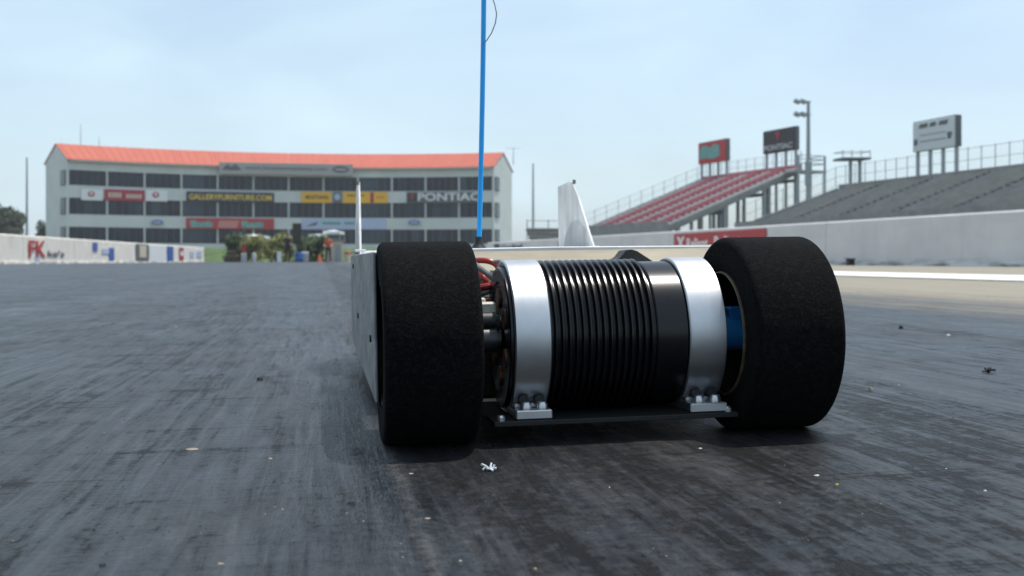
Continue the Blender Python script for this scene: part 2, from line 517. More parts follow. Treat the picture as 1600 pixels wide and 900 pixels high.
def flat(wd, h, m, d=0.008):
    return MB().box((-wd/2, -d, -h/2), (wd/2, 0.001, h/2)).mesh('panel', m)
def wall_panel(place, along, px0, px1, z0, z1, m, root, name='painted_panel', off=0.0):
    s0, s1 = along(px0), along(px1)
    o = put(flat(abs(s1-s0), z1-z0, m), name, place((s0+s1)/2, (z0+z1)/2, 0.012+off), root)
    return o
def wall_text(place, along, px0, px1, z0, z1, s, m, root, bold=0.0, shear=0.0, off=0.02):
    s0, s1 = along(px0), along(px1)
    return put(text_mesh(s, m, abs(s1-s0), z1-z0, 0.01, bold, shear), 'lettering', place((s0+s1)/2, (z0+z1)/2, off), root)

# paint on the left wall
wall_text(lplace, lalong, 43, 70, 0.20, 0.74, 'FK', M['red_sign'], lw, 0.02)
wall_text(lplace, lalong, 73, 99, 0.24, 0.44, "ke's", M['grey_dark'], lw, 0.02)
wall_panel(lplace, lalong, 53, 60, 0.06, 0.24, M['pale_blue'], lw)
wall_panel(lplace, lalong, 144, 151, 0.46, 0.80, M['blue_paint'], lw)
wall_panel(lplace, lalong, 158, 169, 0.36, 0.56, M['pale_blue'], lw)
wall_panel(lplace, lalong, 169, 177, 0.08, 0.62, M['blue_paint'], lw)
wall_panel(lplace, lalong, 211, 231, 0.05, 0.86, M['grey_dark'], lw)
wall_panel(lplace, lalong, 216.5, 227, 0.24, 0.80, M['cream'], lw, off=0.012)
wall_panel(lplace, lalong, 232, 259, 0.04, 0.84, M['white'], lw)
wall_panel(lplace, lalong, 260, 270, 0.04, 0.84, M['blue_paint'], lw)
wall_panel(lplace, lalong, 279, 286, 0.10, 0.80, M['crimson'], lw)
wall_panel(lplace, lalong, 280.5, 285, 0.36, 0.60, M['white'], lw, off=0.012)
wall_panel(lplace, lalong, 296, 302, 0.25, 0.60, M['pale_blue'], lw)
wall_panel(lplace, lalong, 307, 314, 0.25, 0.65, M['pale_blue'], lw)
# painted signs on the right wall
sg = wall_panel(rplace, ralong, 1055, 1199, 0.12, 0.905, M['red_sign'], rw)
wall_text(rplace, ralong, 1075, 1108, 0.44, 0.76, 'Reliant', M['white'], rw, 0.025)
wall_text(rplace, ralong, 1059, 1072, 0.42, 0.82, 'X', M['white'], rw, 0.06)
wall_text(rplace, ralong, 1118, 1160, 0.44, 0.78, 'Reliant', M['white'], rw, 0.025)
wall_panel(rplace, ralong, 773, 781, 0.66, 1.00, M['navy'], rw)
wall_text(rplace, ralong, 784, 817, 0.68, 0.93, 'Cardinal', M['navy'], rw, 0.02, 0.2)
wall_panel(rplace, ralong, 873, 879, 0.62, 0.92, M['crimson'], rw)

bx = rplace(ralong(1348), 0.0).to_translation() + Vector((-0.25, 0, 0)); bx.z = 0
g = MB().cbox((bx.x-0.07, bx.y-0.07, 0.0), (bx.x+0.07, bx.y+0.07, 0.125), 0.012).cbox((bx.x-0.085, bx.y-0.085, 0.125), (bx.x+0.085, bx.y+0.085, 0.155), 0.008)
solid('black_box', g, M['black_sign'], 'small black lidded box at the foot of the grey right barrier', 'box', loc=bx)

# ------------------------------------------------------------------ the tower building
bc = at(451, HZ, 146.7); bc.z = 0
nrm = (Vector((0, 0, 0)) - bc); nrm.z = 0; nrm.normalize()
rgt = Vector((-nrm.y, nrm.x, 0))
if rgt.x < 0: rgt = -rgt
HC, SAG = 26.7, 6.5
RB = (HC*HC + SAG*SAG) / (2*SAG)
PH = math.asin(HC / RB)
OC = bc + nrm * RB
def bp(phi, rad, z):
    return OC + (rgt*math.sin(phi) - nrm*math.cos(phi))*rad + Vector((0, 0, z))
def bframe(phi, rad, z):
    """x right along the facade, y into the building, z up"""
    ex = rgt*math.cos(phi) + nrm*math.sin(phi)
    ey = rgt*math.sin(phi) - nrm*math.cos(phi)
    p = bp(phi, rad, z)
    return Matrix(((ex.x, ey.x, 0, p.x), (ex.y, ey.y, 0, p.y), (0, 0, 1, p.z), (0, 0, 0, 1)))
bld = thing('control_tower', 'long curved grey building with red metal roof and three window bands', 'building', bc)
DEP, EAVE, RIDGE, NS, NP = 8.8, 12.75, 14.85, 12, 5
bands = ((2.31, 4.29), (5.85, 7.91), (9.47, 11.37))
def ring_seg(mb, f0, f1, r0, r1, z0, z1):
    q = [bp(f0, r0, z0), bp(f1, r0, z0), bp(f1, r1, z0), bp(f0, r1, z0), bp(f0, r0, z1), bp(f1, r0, z1), bp(f1, r1, z1), bp(f0, r1, z1)]
    mb.add(q, [(0,3,2,1),(4,5,6,7),(0,1,5,4),(1,2,6,5),(2,3,7,6),(3,0,4,7)])
wl = MB()
zs = [(0, bands[0][0]), (bands[0][1], bands[1][0]), (bands[1][1], bands[2][0]), (bands[2][1], EAVE)]
for i in range(NS):
    f0, f1 = -PH + 2*PH*i/NS, -PH + 2*PH*(i+1)/NS
    for z0, z1 in zs:
        ring_seg(wl, f0, f1, RB, RB+0.4, z0, z1)
    ring_seg(wl, f0, f1, RB+0.42, RB+DEP-0.02, 0, EAVE)
# gable end walls
for sgn in (-1, 1):
    f = sgn*PH
    df = sgn*0.004
    poly = [bp(f, RB-0.003, 0), bp(f, RB+DEP, 0), bp(f, RB+DEP, EAVE), bp(f, RB+DEP/2, RIDGE-0.12), bp(f, RB-0.003, EAVE)]
    poly2 = [bp(f+df, RB-0.003, 0), bp(f+df, RB+DEP, 0), bp(f+df, RB+DEP, EAVE), bp(f+df, RB+DEP/2, RIDGE-0.12), bp(f+df, RB-0.003, EAVE)]
    wl.add(poly+poly2, [(4,3,2,1,0),(5,6,7,8,9)] + [(q,(q+1)%5,5+(q+1)%5,5+q) for q in range(5)])
part('wall', wl, M['wall_grey'], bld)
# roof: standing seam panels, one object for each facet
for i in range(NS):
    f0, f1 = -PH*1.012 + 2*PH*1.012*i/NS, -PH*1.012 + 2*PH*1.012*(i+1)/NS - 0.0004
    rf = MB()
    t_ = 0.12
    ra_, rb_, rm_ = RB-0.45, RB+DEP+0.45, RB+DEP/2
    q = [bp(f0, ra_, EAVE-0.2), bp(f1, ra_, EAVE-0.2), bp(f1, rm_, RIDGE), bp(f0, rm_, RIDGE), bp(f1, rb_, EAVE-0.2), bp(f0, rb_, EAVE-0.2)]
    q2 = [p + Vector((0, 0, t_)) for p in q]
    rf.add(q+q2, [(0,3,2,1),(3,5,4,2),(6,7,8,9),(9,8,10,11),(0,1,7,6),(4,5,11,10),(0,6,9,3),(3,9,11,5),(1,2,8,7),(2,4,10,8)])
    for k in range(5):
        fk = f0 + (f1-f0)*(k+0.5)/5
        a_, b_ = bp(fk, ra_, EAVE-0.2+t_+0.02), bp(fk, rm_, RIDGE+t_+0.02)
        rf.tube([a_, b_], 0.035, 4)
    part('roof_panel', rf, M['roof_red'], bld)
gt = MB()
for i in range(NS):
    f0, f1 = -PH + 2*PH*i/NS, -PH + 2*PH*(i+1)/NS
    ring_seg(gt, f0, f1, RB-0.62, RB-0.47, EAVE-0.32, EAVE-0.14)
part('gutter', gt, M['trim'], bld)
# windows: pane and frame, mesh data shared
seg_w = 2*RB*math.sin(PH/NS)
pw = (seg_w - 0.20) / NP
wm = {}
for k in range(4):
    for bi, (z0, z1) in enumerate(bands):
        h = z1 - z0
        wm[(k, bi)] = MB().box((-pw/2+0.07, 0.16, 0.06), (pw/2-0.07, 0.2, h-0.06)).mesh('window_pane', M['glass%d' % k])
fm = {}
for bi, (z0, z1) in enumerate(bands):
    h = z1 - z0
    q = MB().box((-pw/2, 0.10, 0.0), (-pw/2+0.07, 0.24, h)).box((pw/2-0.07, 0.10, 0.0), (pw/2, 0.24, h))
    q.box((-pw/2+0.07, 0.10, 0), (pw/2-0.07, 0.24, 0.06)).box((-pw/2+0.07, 0.10, h-0.06), (pw/2-0.07, 0.24, h))
    fm[bi] = q.mesh('window_frame', M['mullion'])
pm = {bi: MB().box((-0.10, -0.04, 0), (0.10, 0.3, z1-z0)).mesh('pilaster', M['wall_grey']) for bi, (z0, z1) in enumerate(bands)}
for bi, (z0, z1) in enumerate(bands):
    for i in range(NS):
        f0, f1 = -PH + 2*PH*i/NS, -PH + 2*PH*(i+1)/NS
        fc = (f0+f1)/2
        base = bframe(fc, RB*math.cos(PH/NS), z0)
        for k in range(NP):
            x = -seg_w/2 + 0.10 + pw*(k+0.5)
            kind = random.choices((0, 1, 2, 3), (5, 3, 1.2, 3))[0]
            if (i in (3, 8)) and k in (0, 1, 2): kind = 2
            fr = put(fm[bi], 'window', base @ Matrix.Translation((x, 0, 0)), bld)
            link('pane', wm[(kind, bi)], fr)
        if i > 0:
            put(pm[bi], 'pilaster', bframe(f0, RB, z0), bld)
    # corner windows on the gable ends
    for sgn in (-1, 1):
        pr = bframe(sgn*PH, RB, z0) @ Matrix.Rotation(sgn*R(90), 4, 'Z')
        wdt = 1.9
        h = z1 - z0
        e = MB().box((-wdt/2, -0.36, 0.0), (wdt/2, -0.27, h)).mesh('window', M['grey_dark'])
        offx = 1.35 * sgn
        fr = put(e, 'window', pr @ Matrix.Translation((offx, 0, 0)), bld)
        link('pane', MB().box((-wdt/2+0.08, -0.40, 0.07), (-0.04, -0.365, h-0.07)).box((0.04, -0.40, 0.07), (wdt/2-0.08, -0.365, h-0.07)).mesh('pane', M['glass2']), fr)

# signs on the facade: flat boards hung in front of the spandrels
def phi_of(px):
    """facade angle seen at picture column px"""
    lo, hi = -PH, PH
    for _ in range(40):
        md = (lo+hi)/2
        p = bp(md, RB, 0)
        xc = p.x*CT - p.y*ST; zc = p.x*ST + p.y*CT
        if 800 + F*xc/zc < px: lo = md
        else: hi = md
    return (lo+hi)/2
def board(name, px0, px1, py0, py1, m, label, thick=0.12, out=0.0, group=None):
    f0, f1 = phi_of(px0), phi_of(px1)
    fc = (f0+f1)/2
    wdt = 2*RB*math.sin((f1-f0)/2)
    rad = RB*math.cos((f1-f0)/2) - 0.10 - out
    if abs(f1-f0) > 0: rad = min(rad, RB - 0.16 - out)
    p = bp(fc, rad, 0)
    zc = p.x*ST + p.y*CT
    z0, z1 = CAMZ + (HZ-py1)/F*zc, CAMZ + (HZ-py0)/F*zc
    Mx = bframe(fc, rad, (z0+z1)/2)
    h = z1-z0
    root = link(name, None, None)
    root.matrix_world = Mx
    tag(root, label, 'sign', group)
    link('board', MB().cbox((-wdt/2, -thick, -h/2), (wdt/2, 0, h/2), 0.02).mesh('board', m), root)
    ppm = wdt / (px1-px0)
    def t(s, a, b, c, d, mm, bold=0.02, shear=0.0, lab=None):
        """lettering between fractions a..b across and c..d up the board"""
        me = text_mesh(s, mm, (b-a)*wdt, (d-c)*h, 0.03, bold, shear)
        o = link('lettering', me, root, ((a+b)/2*wdt - wdt/2, -thick-0.02, (c+d)/2*h - h/2))
        return o
    def b(a, e, c, d, mm, name='printed_block', off=0.0):
        o = link(name, MB().box(((a-0.5)*wdt, -thick-0.03-off, (c-0.5)*h), ((e-0.5)*wdt, -thick-0.004-off, (d-0.5)*h)).mesh(name, mm), root)
        return o
    def ell(cx, cy, rx, ry, mm, off=0.0, name='printed_oval'):
        n = 28
        pl = [Vector(((cx-0.5)*wdt + rx*wdt*math.cos(2*math.pi*k/n), -thick-0.004-off, (cy-0.5)*h + ry*h*math.sin(2*math.pi*k/n))) for k in range(n)]
        return link(name, MB().prism(pl, (0, -0.026, 0)).mesh(name, mm), root)
    def poly(pts, mm, off=0.0, name='printed_shape'):
        pl = [Vector(((x-0.5)*wdt, -thick-0.004-off, (y-0.5)*h)) for x, y in pts]
        return link(name, MB().prism(pl, (0, -0.026, 0)).mesh(name, mm), root)
    return root, t, b, ell, poly

M['fascia'] = mat('fascia', (0.36, 0.35, 0.345), 0.7, var=0.06)
_, t, b, ell, poly = board('roof_sign', 343, 551, 255.5, 273.5, M['fascia'], 'long grey roof edge sign with web address over the top windows', 0.5, 0.35)
t('www.houstonraceway.com', 0.19, 0.80, 0.30, 0.74, M['grey_dark'], 0.01)
poly([(0.02, 0.36), (0.06, 0.84), (0.085, 0.60), (0.12, 0.88), (0.165, 0.36), (0.10, 0.30)], M['grey_dark'])
ell(0.905, 0.52, 0.062, 0.27, M['navy'])
ell(0.905, 0.52, 0.050, 0.13, M['fascia'], 0.03)

for px0, lab in ((126, 'white panel with small red emblem left of the crimson sign'), (227, 'white panel with small red emblem right of the crimson sign')):
    _, t, b, ell, poly = board('emblem_sign', px0, px0+34, 296 if px0 < 200 else 297.5, 313 if px0 < 200 else 314.5, M['white'], lab, 0.1)
    ell(0.46, 0.58, 0.16, 0.26, M['crimson'])
    ell(0.46, 0.62, 0.07, 0.12, M['white'], 0.03)
_, t, b, ell, poly = board('crimson_sign', 163, 225.5, 296.5, 314, M['crimson'], 'crimson sign with pale lettering on the left of the facade', 0.12)
for k in range(4): b(0.09+0.085*k, 0.155+0.085*k, 0.28, 0.72, M['cream'])
for k in range(5): b(0.53+0.08*k, 0.595+0.08*k, 0.26, 0.62, M['cream'])
_, t, b, ell, poly = board('navy_sign', 291, 428, 300, 316.5, M['navy'], 'long navy sign with yellow web address lettering', 0.12)
t('GALLERYFURNITURE.COM', 0.03, 0.97, 0.24, 0.76, M['lemon'], 0.015)
_, t, b, ell, poly = board('yellow_sign', 471, 518, 300, 317, M['yellow'], 'yellow sign with dark lettering left of the small dark emblem board', 0.12)
t('MUSTANG', 0.14, 0.90, 0.34, 0.70, M['brown_paint'], 0.03)
_, t, b, ell, poly = board('emblem_board', 520.5, 534, 300, 317.5, M['grey_dark'], 'small dark board with pale emblem between two yellow signs', 0.12)
ell(0.5, 0.55, 0.36, 0.28, M['pale_blue'])
b(0.3, 0.7, 0.28, 0.36, M['lemon'])
_, t, b, ell, poly = board('yellow_sign', 536, 606, 300, 317.5, M['yellow'], 'wide yellow sign with a red upright stripe', 0.12)
b(0.61, 0.69, 0.03, 0.97, M['red_sign'])
for k in range(6): b(0.10+0.065*k, 0.145+0.065*k, 0.60, 0.76, M['brown_paint'])
for k in range(3): b(0.75+0.065*k, 0.79+0.065*k, 0.45, 0.62, M['orange'])
_, t, b, ell, poly = board('car_brand_sign', 636, 653, 300.5, 316.5, M['black_sign'], 'black square with red arrowhead emblem beside the white block letters', 0.12)
poly([(0.36, 0.86), (0.64, 0.86), (0.5, 0.12)], M['red_sign'])
# separate white letters fixed to a dark backing
rt, t, b, ell, poly = board('letter_sign', 653.5, 752, 300, 317, M['grey_dark'], 'PONTIAC in large white letters on the facade near the blue antenna', 0.10)
t('PONTIAC', 0.0, 0.985, 0.20, 0.92, M['white'], 0.02)
_, t, b, ell, poly = board('red_green_sign', 290.5, 428, 341, 358, M['red_sign'], 'long red sign with two pale green scrolls under the navy sign', 0.12)
for o_ in (0.03, 0.61):
    poly([(o_+0.02, 0.12), (o_+0.01, 0.70), (o_+0.06, 0.80), (o_+0.10, 0.62), (o_+0.17, 0.60), (o_+0.22, 0.74), (o_+0.27, 0.52), (o_+0.26, 0.16)], M['teal'])
M['pink_print'] = mat('pink_print', (0.55, 0.22, 0.20), 0.6)
poly([(0.35, 0.12), (0.37, 0.78), (0.60, 0.78), (0.57, 0.12)], M['pink_print'])
_, t, b, ell, poly = board('white_banner', 471, 603, 342, 358.5, M['pale_blue'], 'long pale banner with green lettering under the yellow signs', 0.06)
poly([(0.05, 0.30), (0.15, 0.62), (0.20, 0.70), (0.17, 0.36)], M['grey_dark'])
for k in range(7): b(0.25+0.031*k, 0.274+0.031*k, 0.46, 0.72, M['green_paint'])
for k in range(4): b(0.51+0.031*k, 0.534+0.031*k, 0.46, 0.72, M['green_paint'])
for px0, lab in ((235, 'small blue oval emblem on the left half of the facade'), (637, 'small blue oval emblem below the white block letters')):
    py = 347.5
    _, t, b, ell, poly = board('oval_emblem', px0, px0+21, py-5, py+5, M['wall_grey'], lab, 0.05)
    ell(0.5, 0.5, 0.49, 0.46, M['steel_pale'])
    ell(0.5, 0.5, 0.43, 0.36, M['blue_paint'], 0.03)
    b(0.24, 0.76, 0.42, 0.58, M['white'], off=0.06)

# aerials on the roof and thin masts beside the building
def mast(name, px, py0, py1, zc, r, label, cross=None, group=None):
    p = at(px, py1, zc); top = at(px, py0, zc)
    p.x, p.y = top.x, top.y
    mb = MB().tube([p, (p+top)/2, top], [r, r*0.8, r*0.5], 8)
    if cross:
        for h in cross:
            mb.tube([top + rgt*1.0 - Vector((0, 0, h)), top - rgt*1.0 - Vector((0, 0, h))], r*0.5, 6)
    return solid(name, mb, M['steel'], label, 'mast', group, loc=Vector((p.x, p.y, min(p.z, top.z))))
mast('roof_aerial', 97, 221, 236, 145, 0.05, 'shortest whip aerial at the left end of the red roof')
mast('roof_aerial', 126, 194, 236, 147, 0.06, 'tallest whip aerial above the left end of the red roof')
mast('roof_aerial', 155, 213, 237, 147.5, 0.05, 'second tallest whip aerial on the left part of the red roof')
mast('roof_aerial', 184, 226, 238, 148, 0.05, 'low whip aerial farthest from the left roof end')
mast('cross_aerial', 802, 231, 257, 146, 0.06, 'aerial with crossbar at the right end of the red roof', (0.05,))
mast('light_mast', 42, 246, 405, 160, 0.22, 'tall thin pole left of the red roofed building')
mast('light_mast', 833, 255, 405, 150, 0.20, 'tall thin pole right of the red roofed building')

# ------------------------------------------------------------------ grandstands
def grandstand(name, label, front, away, length, perp, wdt, za, zt, rows, secs, seat, skirt, colpos):
    """front: near front corner on the ground; away: unit vector along the rows; perp: unit vector up the rake"""
    root = thing(name, label, 'grandstand', front)
    U = Vector((0, 0, 1))
    run, rise = wdt/rows, (zt-za)/rows
    aisle_w = 1.7
    def P(s, t_, z): return front + away*s + perp*t_ + U*z
    def hexa(mb, s0, s1, t0, t1, z0, z1):
        q = [P(s0,t0,z0), P(s1,t0,z0), P(s1,t1,z0), P(s0,t1,z0), P(s0,t0,z1), P(s1,t0,z1), P(s1,t1,z1), P(s0,t1,z1)]
        mb.add(q, [(0,3,2,1),(4,5,6,7),(0,1,5,4),(1,2,6,5),(2,3,7,6),(3,0,4,7)])
    sl = (length - aisle_w*(secs+1)) / secs
    for k in range(rows):
        t0, z0 = run*k, za + rise*k
        dk = MB(); hexa(dk, 0, length, t0, t0+run-0.01, z0-0.06, z0)
        hexa(dk, 0, length, t0+run-0.05, t0+run-0.012, z0, z0+rise-0.06)
        part('tread', dk, M['deck'], root)
        for j in range(secs):
            s0 = aisle_w + j*(sl+aisle_w)
            be = MB()
            bs = min(0.36, rise*0.95)
            hexa(be, s0, s0+sl, t0+run*0.45, t0+run*0.92, z0+bs, z0+bs+0.05)
            hexa(be, s0, s0+sl, t0+run*0.84, t0+run*0.92, z0+bs+0.05, z0+bs+0.05+rise*0.55)
            hexa(be, s0+0.1, s0+0.16, t0+run*0.5, t0+run*0.8, z0, z0+bs)
            hexa(be, s0+sl-0.16, s0+sl-0.1, t0+run*0.5, t0+run*0.8, z0, z0+bs)
            part('bench', be, seat, root)
        for j in range(secs+1):
            s0 = j*(sl+aisle_w)
            st = MB(); hexa(st, s0+0.1, s0+aisle_w-0.1, t0+0.25*run, t0+run*0.93, z0+0.003, z0+rise*0.8)
            part('step', st, M['aisle'] if seat is M['seat_red'] else M['deck'], root)
    # raking beams, columns, cross beams
    nb = 5
    for i in range(nb):
        s = 0.15 + (length-0.45)*i/(nb-1)
        be = MB()
        q = [P(s, -0.1, za-0.55), P(s, wdt, zt-0.45), P(s, wdt, zt-0.12), P(s, -0.1, za-0.14)]
        be.prism(q, away*0.14)
        part('raking_beam', be, M['steel'], root)
        for cf in colpos:
            c = MB()
            zz = za + (zt-za)*cf - 0.4
            hexa(c, s-0.02, s+0.2, wdt*cf-0.12, wdt*cf+0.12, -0.02, zz)
            part('column', c, M['steel'], root)
    for cf in colpos:
        c = MB(); zz = za + (zt-za)*cf - 0.75
        hexa(c, 0.5, length-0.5, wdt*cf-0.08, wdt*cf+0.08, zz-0.28, zz)
        part('cross_beam', c, M['steel'], root)
    bk = MB(); hexa(bk, 0, length, wdt+0.02, wdt+0.08, zt-0.5, zt+0.32)
    part('back_panel', bk, seat, root)
    fs_ = MB(); hexa(fs_, -0.1, length+0.1, -0.22, -0.12, skirt, za+0.45)
    part('front_fascia', fs_, M['deck'], root)
    for i in range(2):
        s = -0.12 if i == 0 else length + 0.02
        q = [P(s, -0.1, za-0.25), P(s, wdt, zt-0.25), P(s, wdt, zt+0.12), P(s, -0.1, za+0.12)]
        e = MB().prism(q, away*0.09)
        part('side_trim', e, M['deck'], root)
    return root, P
def fence(name, label, pts, h, n, r=0.026):
    """chain link fence: posts, rails and wires along a polyline"""
    pts = [Vector(p) for p in pts]
    root = thing(name, label, 'fence', pts[0])
    tot = sum((b_-a_).length for a_, b_ in zip(pts, pts[1:]))
    def pos(s):
        for a_, b_ in zip(pts, pts[1:]):
            l = (b_-a_).length
            if s <= l + 1e-6: return a_.lerp(b_, min(1, s/l))
            s -= l
        return pts[-1]
    post = MB().tube([(0, 0, 0), (0, 0, h)], r, 6).tube([(0, 0, h), (0, 0, h+0.05)], r*1.3, 6).mesh('post', M['steel'])
    for i in range(n+1):
        link('post', post, root, pos(tot*i/n) - pts[0])
    for f in (0.05, 0.5, 1.0):
        part('rail', MB().tube([p + Vector((0, 0, h*f)) for p in pts], r*0.55, 6), M['steel'], root)
    wr = MB()
    k = max(6, int(tot/0.30))
    for sgn in (0, 1):
        for i in range(k):
            a_ = pos(tot*i/k); b_ = pos(tot*min(k, i+max(1, int(h/0.30)))/k)
            za_, zb_ = (0.05, h) if sgn == 0 else (h, 0.05)
            wr.tube([a_ + Vector((0, 0, za_)), b_ + Vector((0, 0, zb_))], 0.0035, 3, cap=False)
    part('chain_link', wr, M['steel'], root)['kind'] = 'stuff'
    return root

def cam_dir(ang_left):
    """horizontal unit vector pointing away from the camera, turned ang degrees left of its axis"""
    a_ = TH - R(ang_left)
    return Vector((math.sin(a_), math.cos(a_), 0))
bdist = 85.0
aw = cam_dir(22.5)
pp = Vector((aw.y, -aw.x, 0))
fr1 = cam_pt(0.1441*bdist, bdist, 0)
L1, W1, ZA1, ZT1 = 15.2, 12.6, 2.75, 7.75
st1, P1 = grandstand('red_grandstand', 'raised grandstand with red seats standing on open steel columns', fr1, aw, L1, pp, W1, ZA1, ZT1, 22, 4, M['seat_red'], 1.5, (0.08, 0.42, 0.72, 0.97))
fence('stand_fence', 'wire fence round the far side and back of the red grandstand', [P1(L1, 0, ZA1+0.2), P1(L1, W1, ZT1+0.1), P1(0, W1, ZT1+0.1)], 1.25, 22)
# landing and stair at the near end
g = MB()
land = thing('stair_landing', 'grey steel stair landing at the high end of the red grandstand', 'landing', P1(-1.6, W1-0.5, 0))
q = [P1(-2.2, W1-2.0, ZT1-0.55), P1(-0.2, W1-2.0, ZT1-0.55), P1(-0.2, W1+0.8, ZT1-0.55), P1(-2.2, W1+0.8, ZT1-0.55)]
part('deck', MB().prism(q, (0, 0, 0.16)), M['steel'], land)
for s, t_ in ((-2.1, W1-1.9), (-2.1, W1+0.7), (-0.3, W1+0.7)):
    part('post', MB().tube([P1(s, t_, 0), P1(s, t_, ZT1+0.8)], 0.10, 8), M['steel'], land)
for f in (0.15, 0.5, 0.8):
    part('rail', MB().tube([P1(-2.1, W1-1.9, ZT1+f), P1(-2.1, W1+0.7, ZT1+f), P1(-0.3, W1+0.7, ZT1+f)], 0.04, 6), M['steel'], land)

dd = 75.0
aw2 = cam_dir(16.8)
pp2 = Vector((aw2.y, -aw2.x, 0))
D2 = cam_pt(0.30*dd, dd, 0)
W2, L2 = 7.7, 36.0
fr2 = D2 - pp2*W2 - aw2*L2
ZA2, ZT2 = 2.2, 5.0
st2, P2 = grandstand('grey_grandstand', 'long low grandstand with grey bench rows behind the right barrier', fr2, aw2, L2, pp2, W2, ZA2, ZT2, 17, 7, M['seat_grey'], 0.0, (0.1, 0.95))
# closed far side of the grey stand
sd = MB().prism([P2(L2+0.14, -0.1, 0), P2(L2+0.14, W2, 0), P2(L2+0.14, W2, ZT2+0.1), P2(L2+0.14, -0.1, ZA2+0.1)], aw2*0.05)
part('side_panel', sd, M['seat_grey'], st2)
fence('stand_fence', 'wire fence along the back of the grey grandstand', [P2(L2, 0.3, ZA2+0.2), P2(L2, W2, ZT2+0.2), P2(0, W2, ZT2+0.2)], 1.35, 40)

def billboard(name, label, px0, px1, pyt0, pyb0, pyleg, zc, m, dirv, npost=4):
    """boards standing on posts; left edge at px0 with top/bottom rows pyt0/pyb0"""
    a_ = at(px0, HZ, zc); a_.z = 0
    # find width along dirv so that the right edge falls at px1
    lo, hi = 0.1, 30.0
    for _ in range(40):
        md = (lo+hi)/2
        p = a_ + dirv*md
        xc = p.x*CT - p.y*ST; z_ = p.x*ST + p.y*CT
        if 800 + F*xc/z_ < px1: lo = md
        else: hi = md
    wdt = lo
    zt_, zb_ = CAMZ + (HZ-pyt0)/F*zc, CAMZ + (HZ-pyb0)/F*zc
    zl = CAMZ + (HZ-pyleg)/F*zc
    nn = Vector((dirv.y, -dirv.x, 0))       # away from the track
    ctr = a_ + dirv*wdt/2 + Vector((0, 0, (zt_+zb_)/2))
    root = link(name, None)
    ex, ey = dirv, nn
    if ex.cross(Vector((0, 0, 1))).dot(ey) > 0: pass
    ey = Vector((0, 0, 1)).cross(ex)
    root.matrix_world = Matrix(((ex.x, ey.x, 0, ctr.x), (ex.y, ey.y, 0, ctr.y), (0, 0, 1, ctr.z), (0, 0, 0, 1)))
    tag(root, label, 'billboard')
    h = zt_-zb_
    link('board', MB().cbox((-wdt/2, 0, -h/2), (wdt/2, 0.55, h/2), 0.03).mesh('board', m), root)
    link('frame', MB().box((-wdt/2-0.04, 0.08, h/2+0.002), (wdt/2+0.04, 0.5, h/2+0.08)).box((wdt/2+0.002, 0.08, -h/2), (wdt/2+0.06, 0.5, h/2)).mesh('frame', M['grey_dark']), root)
    pm_ = MB().tube([(0, 0.3, -h/2+0.1), (0, 0.3, -ctr.z)], 0.13, 8).mesh('post', M['steel'])
    for k in range(npost):
        link('post', pm_, root, (-wdt/2 + wdt*(k+0.12)/(npost-1+0.24), 0, 0))
    def t(s, a, b, c, d, mm, bold=0.02):
        return link('lettering', text_mesh(s, mm, (b-a)*wdt, (d-c)*h, 0.03, bold), root, ((a+b)/2*wdt-wdt/2, -0.02, (c+d)/2*h-h/2))
    def poly(pts, mm, off=0.0):
        pl = [Vector(((x-0.5)*wdt, -0.003-off, (y-0.5)*h)) for x, y in pts]
        return link('printed_shape', MB().prism(pl, (0, -0.03, 0)).mesh('printed_shape', mm), root)
    return t, poly
t, poly = billboard('red_billboard', 'red billboard with pale green print on four posts above the red seats', 1091, 1133, 225, 257, 290, 104, M['red_sign'], -aw)
poly([(0.08, 0.22), (0.06, 0.62), (0.16, 0.88), (0.34, 0.82), (0.46, 0.70), (0.60, 0.86), (0.78, 0.80), (0.82, 0.30), (0.60, 0.16), (0.30, 0.24)], M['teal'])
t, poly = billboard('black_billboard', 'dark billboard with PONTIAC in pale letters on four posts', 1192, 1241, 207, 241, 280, 97, M['black_sign'], -aw)
t('PONTIAC', 0.04, 0.95, 0.10, 0.36, M['steel_pale'], 0.03)
poly([(0.42, 0.90), (0.56, 0.90), (0.49, 0.48)], M['crimson'])
t, poly = billboard('white_billboard', 'pale grey billboard with dark print on four posts behind the grey grandstand', 1426, 1491, 193, 238, 275, 72, M['sign_white'], -aw2)
for k, (a_, b_) in enumerate(((0.16, 0.36), (0.42, 0.56), (0.64, 0.84))):
    poly([(a_, 0.78), (b_, 0.78), (b_+0.02, 0.92), (a_+0.03, 0.92)], M['grey_dark'])
poly([(0.04, 0.22), (0.04, 0.42), (0.12, 0.42), (0.12, 0.22)], M['grey_dark'])
poly([(0.86, 0.28), (0.84, 0.50), (0.95, 0.50), (0.92, 0.28)], M['grey_dark'])
poly([(0.18, 0.52), (0.80, 0.52), (0.80, 0.55), (0.18, 0.55)], M['steel'])
poly([(0.18, 0.30), (0.80, 0.30), (0.80, 0.34), (0.18, 0.34)], M['steel'])

